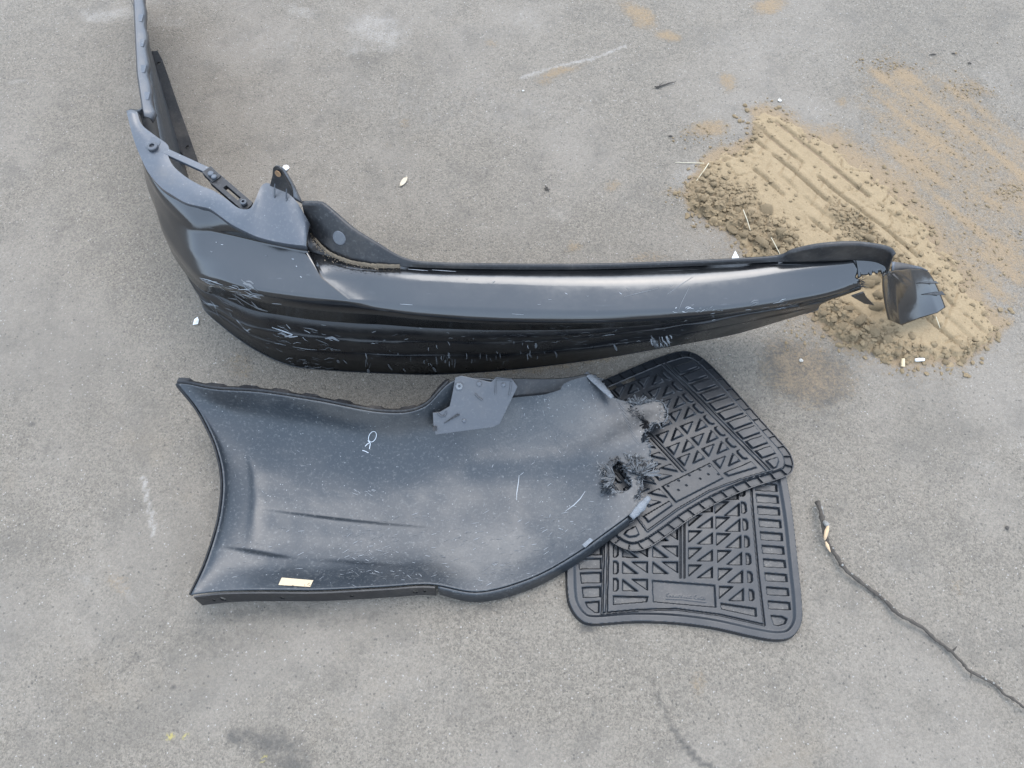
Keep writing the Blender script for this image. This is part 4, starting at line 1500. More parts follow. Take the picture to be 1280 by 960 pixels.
# slotted far edge
fe = []
i0, i1 = 0, int(np.argmin(np.abs(ppx[:, 0] - 566)))
for i in range(i0, i1):
    a = pg[i, 0]
    k = int(ppx[i, 0] / 20) % 2
    up = .010 + .005 * k
    fe.append([a, a + np.array((0, .003, .002)), a + np.array((0, .006 + .004 * k, -.002)), a + np.array((0, .008 + .004 * k, -.002 - up))])
obj('slotted_lip', *net_to_mesh(np.array(fe)), M['dark'], PIECE, solid=.0025, sharp=40)
# strip along the far edge to the right of the plate
fs_ = []
ia, ib = int(np.argmin(np.abs(ppx[:, 0] - 640))), int(np.argmin(np.abs(ppx[:, 0] - 738)))
for i in range(ia, ib + 1):
    a = pg[i, 0]
    q = (i - ia) / (ib - ia)
    wdt = .030 * (1 - .65 * q)
    fs_.append([a + np.array((0, .003, .002)), a + np.array((0, 0, .006)), a + np.array((0, -wdt * .9, -.010)), a + np.array((0, -wdt, -.018))])
obj('edge_strip', *net_to_mesh(np.array(fs_)), M['dark'], PIECE, solid=.0025, sharp=40)
# bracket plate clipped to the far edge
PL = [(569, 472), (577, 469.5), (614, 477.5), (620, 471.5), (640, 473.5), (647, 483.5), (624.5, 530), (617, 534), (544.5, 543.5), (542, 536), (541, 516), (550, 515), (562, 508), (566, 490)]


def plz(px, py):
    return float(np.interp(py, [469, 545], [.142, .078])) + float(np.interp(px, [541, 647], [.004, -.006]))


tv = [p(a, b, plz(a, b)) for a, b in PL]
cpl = np.mean([q for q in tv], 0)
v2, f2_ = fill2d([tuple(q[:2]) for q in tv], [])
# best plane keeps it flat
A_ = np.c_[np.array(tv)[:, :2], np.ones(len(tv))]
co_, *_ = np.linalg.lstsq(A_, np.array(tv)[:, 2], rcond=None)


def plane(x, y):
    return co_[0] * x + co_[1] * y + co_[2]


pn = Vector((-co_[0], -co_[1], 1)).normalized()
obj('bracket_plate', [(a, b, plane(a, b)) for a, b in v2], f2_, M['plate'], PIECE, smooth=False, solid=.007, offset=-1, bevel=.0008)


def onplate(px, py):
    b = W(px, py, plz(px, py))
    return Vector((b[0], b[1], plane(b[0], b[1])))


mb = MB()
mb.disc(onplate(574, 482.5), pn, .0072, .0045, 20, r_in=.0028)
obj('washer', mb.v, mb.f, M['curl'], PIECE)
for (a, b, r_) in ((599, 479.5, .0050), (629.5, 481, .0042), (580, 526, .0034)):
    mb = MB()
    mb.disc(onplate(a, b), pn, r_, .004, 16)
    obj('stud', mb.v, mb.f, M['flange'], PIECE)
for pts in (([(547, 516), (551, 520), (556, 520), (558, 514)]), ([(594, 492), (598, 497), (603, 500)]), ([(619, 492), (620, 474), (640, 475)]), ([(636, 495), (638, 486), (639, 477)])):
    mb = MB()
    mb.tube([onplate(*q) + pn * .002 for q in pts], .0016, 8)
    obj('moulded_rib', mb.v, mb.f, M['plate'], PIECE)
mb = MB()
wq = [onplate(555, 529), onplate(572, 517), onplate(575, 518.5)]
mb.box([q + pn * .0035 for q in wq], [q + pn * .0002 for q in wq])
obj('wedge_rib', mb.v, mb.f, M['dark'], PIECE, smooth=False)
mb = MB()
cc = [onplate(541, 533), onplate(546, 533), onplate(546, 538), onplate(541, 538)]
mb.box([q + pn * .006 for q in cc], [q - pn * .012 for q in cc])
obj('clip', mb.v, mb.f, M['dark'], PIECE, smooth=False)
# sticker
def patch(bvh, quad, nu, nv, lift):
    vs = []
    q = [np.array(a, float) for a in quad]
    for i in range(nv + 1):
        for j in range(nu + 1):
            u, v = j / nu, i / nv
            pp = (q[0] * (1 - u) + q[1] * u) * (1 - v) + (q[3] * (1 - u) + q[2] * u) * v
            hh = hit(bvh, *pp)
            if hh is None:
                hh = (Vector(p(pp[0], pp[1], .05)), Vector((0, 0, 1)))
            vs.append(hh[0] + hh[1] * lift)
    return vs, grid_faces(nv + 1, nu + 1)


obj('sticker', *patch(PB, [(352.5, 724.0), (392.0, 727.5), (388.0, 735.8), (348.5, 733.2)], 8, 3, .0045), M['label'], PIECE)
mb = MB()
STB = BVHTree.FromPolygons(*[x if k else [tuple(q) for q in x] for k, x in enumerate(patch(PB, [(352.5, 724.0), (392.0, 727.5), (388.0, 735.8), (348.5, 733.2)], 8, 3, .0045))])
for pts, wd in (([(381, 730.5), (381, 734.8)], .0008), ([(379.5, 734), (382, 734.6)], .0008), ([(384, 731.5), (387, 728.8)], .0009), ([(362, 732.2), (367, 732)], .0009), ([(351.5, 731.8), (353, 731.7)], .0009), ([(386, 732.5), (388, 731.5)], .0008)):
    stroke(mb, STB, pts, wd, step=1, lift=.0005, taper=False)
obj('sticker_print', mb.v, mb.f, M['ink'], PIECE, smooth=False)
# hand-written OK1
mb = MB()
oo = [(467 + 5.0 * math.cos(q) * .88 + 3.2 * math.sin(q) * -.5, 544.3 + 7.4 * math.sin(q) + 1.5 * math.cos(q)) for q in np.linspace(-1.9, 4.55, 22)]
oo = [(466.2 + 4.6 * math.cos(q) - 1.6 * math.sin(q), 544.5 + 7.0 * math.sin(q)) for q in np.linspace(0, 2 * math.pi, 24)]
stroke(mb, PB, oo, .0012, step=1.2, lift=.0045, taper=False)
for pts in ([(460.5, 549.5), (463.6, 553.2)], [(463.6, 553.2), (463.0, 557), (462.4, 560.5)], [(462.6, 552.4), (459.6, 554.2), (457.0, 557.2)], [(453.6, 562.2), (457, 563.2), (461.2, 565.4)]):
    stroke(mb, PB, pts, .0014, step=1.2, lift=.0045, taper=False)
obj('handwriting', mb.v, mb.f, M['chalk'], PIECE, smooth=False)
# scratches on the inside face
mb, md = MB(), MB()
LI = .0042
for pts, wd in (([(649, 594), (648, 605), (646, 618), (646, 626)], .0019), ([(707, 640), (718, 632), (726, 624), (732, 615)], .0020)):
    stroke(mb, PB, pts, wd, step=2, lift=LI)


def scat2(n, box, ang, ln, wd, dim, jit):
    for _ in range(n):
        x, y = sr.uniform(box[0], box[2]), sr.uniform(box[1], box[3])
        a = R(ang + sr.gauss(0, jit))
        L = sr.uniform(*ln)
        stroke(md if sr.random() < dim else mb, PB, [(x, y), (x + L * math.cos(a), y + L * math.sin(a))], sr.uniform(*wd) * .62, step=2, lift=LI)


scat2(260, (430, 640, 720, 735), -12, (2, 9), (.0006, .0016), .8, 14)
scat2(50, (280, 660, 440, 735), -20, (2, 10), (.0006, .0014), .6, 16)
scat2(40, (430, 690, 560, 735), 20, (2, 8), (.0008, .002), .4, 20)
scat2(90, (640, 490, 760, 560), 60, (1, 5), (.0006, .0014), .65, 40)
scat2(80, (600, 560, 760, 680), -10, (1, 7), (.0006, .0016), .6, 30)
scat2(70, (290, 520, 620, 650), 30, (1, 4), (.0006, .0014), .6, 50)
scat2(8, (440, 610, 470, 622), 25, (4, 8), (.0008, .0012), .2, 12)
for k in range(0, 16, 2):
    y = 500 + k * 3.0
    x = 770 + k * 1.2
    stroke(md, PB, [(x, y), (x + 7, y + 9), (x + 13, y + 15)], .0008, step=2, lift=LI)
tag(obj('scratches', mb.v, mb.f, M['scuff'], PIECE, smooth=False), kind='stuff')
tag(obj('faint_scratches', md.v, md.f, M['scuff_dim'], PIECE, smooth=False), kind='stuff')
# torn edge: whitened curls and shredded fibres
def curl(a, b, r, zz, name, turns=1.15, mat='curl'):
    A, B = Vector(p(*a, zz)), Vector(p(*b, zz))
    t = (B - A).normalized()
    s = Vector((0, 0, 1)).cross(t).normalized()
    u = Vector((0, 0, 1))
    vs = []
    n1, n2 = 12, 9
    cr = random.Random(int(a[0]))
    for i in range(n1):
        c = A + (B - A) * (i / (n1 - 1))
        rr = r * (0.75 + .4 * math.sin(math.pi * i / (n1 - 1))) * cr.uniform(.9, 1.1)
        for j in range(n2):
            q = -0.4 + j / (n2 - 1) * math.pi * turns
            vs.append(c + s * math.cos(q) * rr * cr.uniform(.92, 1.08) + u * math.sin(q) * rr * .8)
    obj(name, vs, grid_faces(n1, n2), M[mat], PIECE, solid=.0025, sharp=60)


curl((732, 467), (765, 498), .0085, .088, 'curled_edge', .85)
curl((811, 621), (788, 647), .0085, .060, 'curled_edge', .85)
mb = MB()
mb.add([p(727, 681, .058), p(737, 672, .058), p(741, 675, .056), p(731, 684.5, .055)], [(0, 1, 2, 3)])
obj('tab', mb.v, mb.f, M['curl'], PIECE, solid=.003, smooth=False)
tw = random.Random(9)


def fibres(n, region, dirdeg, ln, wd, zz, mbt, spread=40, rise=.5):
    for _ in range(n):
        a0 = region[tw.randrange(len(region))]
        b0 = region[(region.index(a0) + 1) % len(region)]
        q = tw.random()
        x, y = a0[0] + (b0[0] - a0[0]) * q + tw.gauss(0, 2.2), a0[1] + (b0[1] - a0[1]) * q + tw.gauss(0, 2.2)
        P0 = Vector(p(x, y, zz + tw.uniform(-.004, .004)))
        a = R(dirdeg + tw.gauss(0, spread))
        L = tw.uniform(*ln) * .55
        d = Vector((math.cos(a), math.sin(a), tw.uniform(-.5, 1) * rise)).normalized()
        sd2 = d.cross(Vector((tw.uniform(-1, 1), tw.uniform(-1, 1), 1))).normalized()
        ww = tw.uniform(*wd)
        bend = Vector((tw.uniform(-.3, .3), tw.uniform(-.3, .3), tw.uniform(-.4, .4))) * L
        vs = []
        for k in range(4):
            t = k / 3
            c = P0 + d * (L * t) + bend * (t * t * .5)
            w2 = ww * (1 - t * .85)
            vs += [c + sd2 * w2 / 2, c - sd2 * w2 / 2]
        mbt.add(vs, [(0, 1, 3, 2), (2, 3, 5, 4), (4, 5, 7, 6)])


mb, md = MB(), MB()
# burr round the upper tongue
for (reg, dd, n, ln) in (([(785, 503), (800, 502), (818, 499)], 60, 60, (.004, .018)), ([(828, 503), (834, 513), (833, 527), (820, 531)], 0, 50, (.002, .008)), ([(806, 541), (812, 533)], 20, 24, (.003, .010)), ([(806, 543), (809, 556), (814, 562)], 10, 24, (.003, .010)), ([(788, 512), (800, 516), (806, 524)], 200, 60, (.003, .012))):
    fibres(n, reg, dd, ln, (.0006, .0025), .064, mb if dd != 200 else md, 40)
fibres(120, [(786, 572), (800, 576), (812, 584), (806, 592), (792, 588)], 75, (.006, .026), (.001, .0045), .066, mb, 60, .9)
fibres(70, [(788, 570), (804, 580), (814, 590), (800, 596)], 20, (.006, .02), (.001, .004), .066, md, 70, .9)
fibres(110, [(750, 583), (757, 590), (762, 604), (766, 614)], 140, (.004, .016), (.001, .004), .062, mb, 70, .7)
fibres(60, [(752, 586), (764, 596), (768, 612)], 110, (.004, .014), (.001, .004), .062, md, 70, .7)
fibres(40, [(798, 600), (801, 612), (797, 622)], 0, (.003, .012), (.001, .003), .062, mb, 60, .6)
fibres(30, [(762, 578), (774, 576), (782, 590)], 60, (.004, .013), (.001, .004), .062, md, 60, .8)
# crumpled shreds at the two tears
def shred(cx, cy, zz, size, mat, seed):
    q = random.Random(seed)
    c = Vector(p(cx, cy, zz))
    a = Vector((q.uniform(-1, 1), q.uniform(-1, 1), q.uniform(-.3, .8))).normalized()
    b = a.cross(Vector((q.uniform(-1, 1), q.uniform(-1, 1), q.uniform(-1, 1)))).normalized()
    nrm = a.cross(b)
    vs = []
    nn_, mm_ = 8, 5
    for i in range(nn_):
        for j in range(mm_):
            u, v = i / (nn_ - 1) - .2, j / (mm_ - 1) - .5
            wj = .8 - .6 * i / (nn_ - 1)
            vs.append(c + a * (u * size * 1.6 + q.uniform(-.1, .1) * size) + b * (v * size * wj) + nrm * (math.sin(u * 5 + v * 4 + seed) * .22 + q.uniform(-.16, .16)) * size)
    f = [x for x in grid_faces(nn_, mm_) if q.random() > .08]
    obj('torn_shred', vs, f, M[mat], PIECE, solid=.0012, smooth=False)


SH = [(790, 506, .010), (806, 542, .008), (824, 530, .007), (812, 534, .008),
      (792, 590, .012), (802, 597, .010), (818, 586, .009), (784, 580, .010), (800, 610, .008), (799, 619, .008),
      (754, 590, .010), (760, 602, .011), (765, 612, .009), (770, 577, .009), (780, 582, .009), (786, 604, .008)]
for k, (a_, b_, s_) in enumerate(SH):
    shred(a_, b_, .063, s_, ('inner', 'dark', 'torn', 'dark', 'inner')[k % 5], 40 + k)


def fan(cx, cy, a0, a1, rad, zz, rise, seed, mat='torn'):
    """bent, ridged flap of stretched plastic fanning out from a tear"""
    q = random.Random(seed)
    nt_, nr_2 = 40, 7
    vs = []
    spike = 1.0
    for i in range(nt_):
        a = R(a0 + (a1 - a0) * i / (nt_ - 1))
        if i % 3 == 0:
            spike = q.uniform(.45, 1.1)
        rr = rad * spike * q.uniform(.85, 1.05)
        rid = (.0022 if i % 3 == 1 else -.0008) + q.uniform(-.0006, .0006)
        for j in range(nr_2):
            t = j / (nr_2 - 1)
            d = rr * (.12 + .88 * t)
            vs.append(p(cx + d * math.cos(a), cy + d * math.sin(a), zz + rise * math.sin(t * 2.2) + rid * t + q.uniform(-.0006, .0006)))
    f = [x for x in grid_faces(nt_, nr_2) if not (x[0] % nr_2 >= 3 and (x[0] // nr_2) % 3 == 2 and q.random() < .8)]
    obj('torn_flap', vs, f, M[mat], PIECE, solid=.001, smooth=False)


fan(797, 594, -125, 5, 27, .060, .010, 1)
fan(806, 590, -60, 60, 17, .060, .006, 2, 'inner')
fan(770, 596, 120, 245, 20, .058, .011, 3)
fan(764, 606, 95, 200, 15, .058, .008, 4, 'inner')
fan(798, 506, -160, -20, 15, .060, .006, 5)
fan(812, 527, 100, 200, 13, .060, .004, 6, 'dark')
fan(800, 545, -30, 70, 12, .060, .005, 7, 'inner')
# pale stressed rims along the tear
def rim_line(pts, z, r, name='stressed_edge'):
    q = random.Random(len(pts))
    c = cat(np.array([p(a, b, z) for a, b in pts]), 5)
    c = c + np.array([[q.uniform(-.0014, .0014), q.uniform(-.0014, .0014), q.uniform(-.001, .001)] for _ in c])
    mb_ = MB()
    mb_.tube(c, [r * q.uniform(.4, 1.3) for _ in c], 6)
    obj(name, mb_.v, mb_.f, M['torn'], PIECE, sharp=0)


rim_line([(766, 498), (774, 501), (784, 502), (793, 503)], .0615, .0011)
rim_line([(800, 503), (812, 501), (820, 500), (829, 504), (834, 513), (833, 524), (828, 530)], .0615, .0014)
rim_line([(816, 531), (806, 541), (806, 547), (809, 553), (813, 561)], .0615, .0012)
rim_line([(803, 600), (803, 609), (798, 620)], .0615, .0011)
tag(obj('torn_fibres', mb.v, mb.f, M['torn'], PIECE, smooth=False, solid=.0005), kind='stuff')
tag(obj('dark_fibres', md.v, md.f, M['dark'], PIECE, smooth=False, solid=.0005), kind='stuff')

# ------------------------------------------------------------------ floor mats: one mould, one mat face up, one upside down
OUT = closed_cat([(66, 530), (70, 640), (84, 712), (128, 778), (200, 808), (400, 796), (600, 801), (800, 826), (1000, 870), (1120, 888), (1200, 870), (1248, 800), (1252, 700), (1232, 500), (1205, 250), (1165, 20), (1145, -35), (1095, -66),
                  (1000, -74), (800, -84), (614, -92), (439, -101), (268, -107), (135, -98), (78, -60), (55, 5), (50, 120), (55, 300)], 6)
PK = []
for y in (-25, 30, 88, 147, 207, 270, 335, 402, 470, 540, 610, 680):
    L, Rr = 1014 + (y - 145) * .112, 1128 + (y - 145) * .112
    PK.append([(L + 4, y + 4), (Rr, y + 13), (Rr + 4, y + 51), (L + 9, y + 45)])
PK.append([(1092, 757), (1150, 762), (1175, 775), (1165, 800), (1130, 810), (1108, 805)])
for y in (-12, 55, 125, 195, 265, 335, 405, 475, 545, 617):
    L = 122 + max(0, y - 405) * .13
    PK.append([(L, y), (246 - max(0, y - 475) * .03, y - 4), (246 - max(0, y - 475) * .03, y + 49), (L + 6, y + 52)])
PK.append([(165, 692), (236, 686), (235, 744), (213, 743), (176, 715)])
for y in (-15, 70, 155, 235, 318, 402, 487, 572):
    PK.append([(306, y), (322, y), (332, y + 12), (332, y + 52), (322, y + 64), (306, y + 64)])
for y in (-15, 70, 155, 235, 325, 410, 490, 577):
    for x in ((352, 503) if y < 570 else (352,)):
        PK.append([(x, y), (x, y + 57), (x + 78, y + 60)])
        PK.append([(x + 45, y), (x + 126, y), (x + 126, y + 56)])
for y in (0, 90, 175, 255, 335, 420, 505):
    x = 682
    PK.append([(x, y), (x + 66, y), (x, y + 58)])
    PK.append([(x + 120, y + 10), (x + 120, y + 66), (x + 42, y + 66)])
for y in (20, 105, 187, 265, 347, 432, 522, 612):
    x = 826 + (y - 430) * .05
    PK.append([(x, y), (x + 70, y + 2), (x, y + 62)])
    PK.append([(x + 122, y + 10), (x + 122, y + 74), (x + 46, y + 72)])
for y in (20, 105, 190, 275, 360, 447, 537, 627):
    x = 945 + (y - 190) * .088
    PK.append([(x, y), (x + 16, y + 2), (x + 25, y + 14), (x + 27, y + 48), (x + 17, y + 58), (x + 2, y + 56)])
LOGO = [(500, 582), (814, 606), (820, 718), (505, 690)]
BARS = [[(305, 660), (480, 664), (474, 690), (305, 704)], [(842, 696), (1019, 722), (1022, 764), (846, 726)]]
GRV = [[(981, -50), (1003, 250), (1030, 550), (1060, 802)], [(262, -70), (258, 400), (250, 744)], [(284, -70), (280, 400), (272, 742)], [(641, -50), (641, 568)], [(659, -50), (660, 568)],
       [(248, 748), (440, 731), (620, 727), (840, 756), (1060, 806)]]
MS = 2.8
mx = np.arange(40, 1264, MS)
my = np.arange(-116, 896, MS)
MX, MY = np.meshgrid(mx, my)
msd, marc = sdf(MX, MY, [tuple(q) for q in OUT])
SLOTS = [[(470, -44), (560, -40), (556, -20), (476, -22)], [(592, -36), (680, -30), (676, -12), (596, -16)]]


def local_sdf(poly, pad=14):
    xs, ys_ = [q[0] for q in poly], [q[1] for q in poly]
    j0, j1 = np.searchsorted(mx, min(xs) - pad), np.searchsorted(mx, max(xs) + pad)
    i0_, i1_ = np.searchsorted(my, min(ys_) - pad), np.searchsorted(my, max(ys_) + pad)
    sl = (slice(i0_, i1_), slice(j0, j1))
    return sl, sdf(MX[sl], MY[sl], poly)[0]


relief = np.zeros(MX.shape)
pocket = np.zeros(MX.shape)
for poly in PK + [LOGO] + BARS:
    sl, d = local_sdf(poly)
    dep = 0.8 if poly is LOGO else 1.0
    relief[sl] = np.maximum(relief[sl], dep * sstep(2.5, -5.5, d))
    pocket[sl] = np.maximum(pocket[sl], sstep(-1, -6, d) * (0.25 if poly is LOGO else 1.0))
groove = np.zeros(MX.shape)
for g in GRV:
    d, _ = segdist(MX, MY, g)
    groove = np.maximum(groove, sstep(7, 2, d))
# worn embossed lettering on the plate, too faint to read
emb = np.zeros(MX.shape)
er = random.Random(6)
xx = 575
while xx < 765:
    if 690 < xx < 705:
        xx += 12
        continue
    hgt = 18 if abs(xx - 575) < 8 or abs(xx - 706) < 10 else er.choice((9, 11, 14))
    yb = 662 + (xx - 575) * .075
    k = er.random()
    pts = [(xx, yb), (xx + 2, yb - hgt), (xx + 7, yb - hgt * .6), (xx + 9, yb)] if k < .5 else [(xx + 8, yb - hgt), (xx + 1, yb - hgt * .7), (xx + 2, yb - 2), (xx + 9, yb)]
    d, _ = segdist(MX, MY, pts)
    emb = np.maximum(emb, sstep(3.6, 1.2, d))
    xx += 14
d, _ = segdist(MX, MY, [(572, 672), (660, 676), (770, 690)])
emb = np.maximum(emb, sstep(3.6, 1.2, d))
rim_w = 54
din = -msd


def build_mat(name, label, hfun, mapper, mat, attrs):
    """vertices outside the outline are drawn in on to it"""
    gxv, gyv = np.gradient(msd, MS, axis=1), np.gradient(msd, MS, axis=0)
    gl = np.hypot(gxv, gyv) + 1e-6
    o = np.maximum(msd, 0)
    X = MX - gxv / gl * o
    Y = MY - gyv / gl * o
    kv = msd < MS * 1.1
    kf_ = kv[:-1, :-1] & kv[1:, 1:] & kv[1:, :-1] & kv[:-1, 1:]
    cx, cy = (MX[:-1, :-1] + MX[1:, 1:]) / 2, (MY[:-1, :-1] + MY[1:, 1:]) / 2
    for s_ in SLOTS:
        kf_ &= ~inside(cx, cy, s_)
    V = mapper(X, Y)
    V[..., 2] += hfun
    f = grid_faces(len(my), len(mx), kf_, flip=True)
    u = np.zeros(MX.size, bool)
    fi = np.array(f).ravel()
    u[fi] = True
    r_ = np.cumsum(u) - 1
    vv_ = V.reshape(-1, 3)[u]
    ff = r_[np.array(f)]
    at = {k: a.ravel()[u] for k, a in attrs.items()}
    ob = obj(name, vv_, ff.tolist(), mat, None, sharp=50, attrs=at)
    return tag(ob, label, 'floor mat', 'rubber car floor mats')


# face up: raised rim, sunk pockets
hl = 0.0085 - 0.0070 * relief - 0.0040 * groove + 0.0006 * emb
rim = 0.0125 * sstep(0, 9, din) - 0.0042 * sstep(36, rim_w, din)
hl = np.where(din < rim_w, np.minimum(rim + 0.0005, 0.0128), hl)
hl = np.maximum(hl, 0.0008)


def map_low(X, Y):
    return WA(690 + X / 4, 580 + Y / 4, 0.006) * np.array((1, 1, 0))


build_mat('floor_mat', 'lower rubber floor mat lying face up with dusty sunken triangles', hl, map_low, M['rubber_dirty'], {'pocket': pocket})

# upside down: pockets stand proud, rim is an open ribbed channel
src = [(500, 580), (815, 605), (820, 720), (505, 690), (305, 660), (480, 665), (1200, 872), (128, 778), (78, -70), (614, -92), (53, 208), (268, -107), (66, 530), (1000, 870), (600, 801), (1248, 800), (300, 800)]
dst = [(840, 595), (610, 715), (670, 795), (910, 670), (1055, 582), (915, 645), (440, 1026), (1240, 625), (750, 30), (300, 186), (935, 196), (560, 60), (1125, 430), (580, 975), (870, 785), (355, 985), (1130, 682)]
rowsA, rhs = [], []
for (x, y), (u, v) in zip(src, dst):
    rowsA += [[x, y, 1, 0, 0, 0, -u * x, -u * y], [0, 0, 0, x, y, 1, -v * x, -v * y]]
    rhs += [u, v]
Hh, *_ = np.linalg.lstsq(np.array(rowsA, float), np.array(rhs, float), rcond=None)


def map_up(X, Y):
    dn = Hh[6] * X + Hh[7] * Y + 1
    u = (Hh[0] * X + Hh[1] * Y + Hh[2]) / dn
    v = (Hh[3] * X + Hh[4] * Y + Hh[5]) / dn
    px, py = 680 + u / 4, 430 + v / 4
    zb = np.interp(Y, [-110, 300, 900], [0.014, 0.021, 0.027])
    return WA(px, py, zb)


hu = 0.0062 * relief + 0.0034 * groove
# tiny moulding dimples on the raised pads
dim = np.zeros(MX.shape)
for poly in PK + [LOGO]:
    cxp, cyp = np.mean(np.array(poly), 0)
    spots = [(q[0] * .72 + cxp * .28, q[1] * .72 + cyp * .28) for q in poly[:2]]
    if poly is LOGO:
        spots = [(560, 640), (615, 646), (705, 652), (760, 660), (520, 600), (580, 600), (650, 606), (720, 612), (790, 618), (515, 660)]
    if len(poly) == 3 or poly is LOGO:
        for (a, b) in spots:
            dim = np.maximum(dim, sstep(7, 3, np.hypot(MX - a, MY - b)))
hu = hu - 0.003 * dim
ribs = (np.abs((marc / 74.0) % 1 - 0.5) * 74 < 3.2)
chan_ = np.where(din < 6, -0.0045, np.where(ribs, -0.0010, -0.0075))
wall = sstep(42, 50, din)
hu = np.where(din < rim_w, chan_ * (1 - wall) + 0.0015 * wall * sstep(rim_w, 48, din), hu)
build_mat('floor_mat', 'upper rubber floor mat lying upside down with raised triangles and ribbed rim', hu, map_up, M['rubber'], {'pocket': pocket})

# ------------------------------------------------------------------ stick
STK = [(1022, 628), (1026.5, 641), (1028.5, 656), (1032, 671), (1037, 683), (1047, 697), (1056, 711), (1073, 725), (1089, 737.5), (1105, 750), (1120, 765), (1136, 775), (1155, 786), (1170, 800), (1186, 812), (1202, 826.5), (1211, 838), (1230, 848), (1246, 858), (1258, 869), (1270, 876.5), (1282, 885), (1310, 903), (1350, 930)]
sp = cat(np.array([p(a, b, .010 + .010 * math.exp(-((i - 2) / 2.0) ** 2) + .004 * math.sin(i * 1.3)) for i, (a, b) in enumerate(STK)]), 5)
kr = random.Random(12)
rad = []
for i in range(len(sp)):
    q = i / (len(sp) - 1)
    r_ = .0044 * (1 - q) + .0019 * q
    if i % 7 == 0:
        r_ *= 1.35
    rad.append(r_ * kr.uniform(.85, 1.15))
sp = sp + np.array([[kr.uniform(-.0011, .0011), kr.uniform(-.0011, .0011), 0] for _ in sp])
STICK = empty('stick', tuple(sp[len(sp) // 2] * np.array((1, 1, 0))), 'long thin crooked brown stick with a peeled end on the asphalt', 'stick')
mb = MB()
mb.tube(sp, rad, 9)
obj('bark', mb.v, mb.f, M['bark'], STICK, sharp=0)
mb = MB()
mb.tube([p(1035.5, 656.5, .030), p(1033.5, 663, .032), p(1031.5, 671, .031), p(1031, 675, .027)], [.0016, .0038, .0034, .0012], 7)
obj('peeled_wood', mb.v, mb.f, M['wood'], STICK, sharp=50)
mb = MB()
mb.tube([p(1032, 677, .026), p(1034, 682, .025), p(1038, 690, .021)], [.0014, .0034, .0008], 7)
obj('peeled_wood', mb.v, mb.f, M['wood'], STICK, sharp=50)
mb = MB()
mb.tube([p(1030, 652, .027), p(1033, 655, .031), p(1036, 658, .029)], [.0035, .005, .002], 7)
tag(obj('lichen_patch', mb.v, mb.f, M['lichen'], STICK, sharp=0))
mb = MB()
mb.tube([p(1022, 629, .012), p(1025, 634, .016), p(1027, 643, .018)], [.0025, .0050, .0045], 8)
obj('lichen_patch', mb.v, mb.f, M['lichen'], STICK, sharp=0)
mb = MB()
for k in range(16):
    i = kr.randrange(6, len(sp) - 20)
    c = sp[i] + np.array((kr.uniform(-.002, .002), kr.uniform(-.002, .002), rad[i] * .7))
    mb.tube([c, c + (sp[i + 1] - sp[i]) * .6 + np.array((0, 0, .0004))], [rad[i] * .5, rad[i] * .3], 6)
tag(obj('lichen_specks', mb.v, mb.f, M['lichen'], STICK, sharp=0), kind='stuff')
mb = MB()
i = int(len(sp) * .70)
mb.tube([sp[i], sp[i] + np.array((-.004, -.006, .004)), sp[i] + np.array((-.007, -.010, .006))], [.002, .0015, .0006], 6)
obj('twig_stub', mb.v, mb.f, M['bark'], STICK, sharp=0)
mb = MB()
i = int(len(sp) * .62)
mb.tube([sp[i], sp[i] + np.array((.006, .005, .003)), sp[i] + np.array((.010, .009, .004))], [.002, .0015, .0006], 6)
obj('twig_stub', mb.v, mb.f, M['bark'], STICK, sharp=0)

# ------------------------------------------------------------------ small litter
def litter_tube(name, label, cat_, pts, r, mat, n=7):
    mb_ = MB()
    mb_.tube(pts, r, n)
    return tag(obj(name, mb_.v, mb_.f, mat, None, sharp=50), label, cat_)


mb = MB()
q = [(818, 108.5), (824, 108), (836, 104), (845, 102)]
mb.tube([p(a, b, .004) for a, b in q], [.0012, .0022, .0018, .0008], 7)
mb.tube([p(823, 108, .004), p(826, 105, .006), p(829, 103, .007)], [.0012, .001, .0005], 6)
mb.tube([p(820, 109, .003), p(824, 110, .003)], [.0022, .0012], 6)
tag(obj('twig', mb.v, mb.f, M['leafdark'], None, sharp=0), 'short black forked twig on bare asphalt above the bumper', 'twig')
# white card corner behind the bumper
a, b, c = p(911.5, 330, .022), p(919, 313.5, .034), p(927.5, 330, .022)
d_ = p(921, 342, .016)
mb = MB()
mb.add([a, b, c, d_], [(0, 1, 2), (0, 2, 3)])
tag(obj('card_scrap', mb.v, mb.f, M['white'], None, smooth=False, solid=.0012), 'white pointed scrap of card peeping out behind the bumper', 'scrap')


def pebble(name, label, cat_, px, py, r, mat, st_=1.0, rot=0.0, flat_=.6, seed=1):
    vs, fs = ico(2, seed, flat_)
    c = p(px, py, 0)
    ca, sa = math.cos(rot), math.sin(rot)
    z0 = dirt_z(c[0], c[1])
    v = [(c[0] + (q[0] * ca * st_ - q[1] * sa) * r, c[1] + (q[0] * sa * st_ + q[1] * ca) * r, z0 + r * flat_ * .8 + q[2] * r) for q in vs]
    return tag(obj(name, v, fs, mat, None, sharp=35), label, cat_)


pebble('pebble', 'bright white chip behind the upright mounting ear of the bumper', 'stone', 357, 211, .0085, M['white'], 1.1, .4, .5, 3)
pebble('pebble', 'small pale pebble in the dark stain beside the dirt', 'stone', 1001, 451, .0046, M['stone'], 1.0, 0, .7, 5)
pebble('pebble', 'white speck of stone above the tan dirt, left of the dusty strip', 'stone', 974, 126, .0052, M['stone'], 1.2, 0, .4, 7)
pebble('pebble', 'dark little pebble on the bare asphalt right of the stick', 'stone', 1258, 660, .0045, M['leafdark'], 1.0, 0, .6, 8)
pebble('pebble', 'tiny white stone at the top, under the tan patches', 'stone', 654, 114, .0036, M['stone'], 1.0, 0, .5, 9)
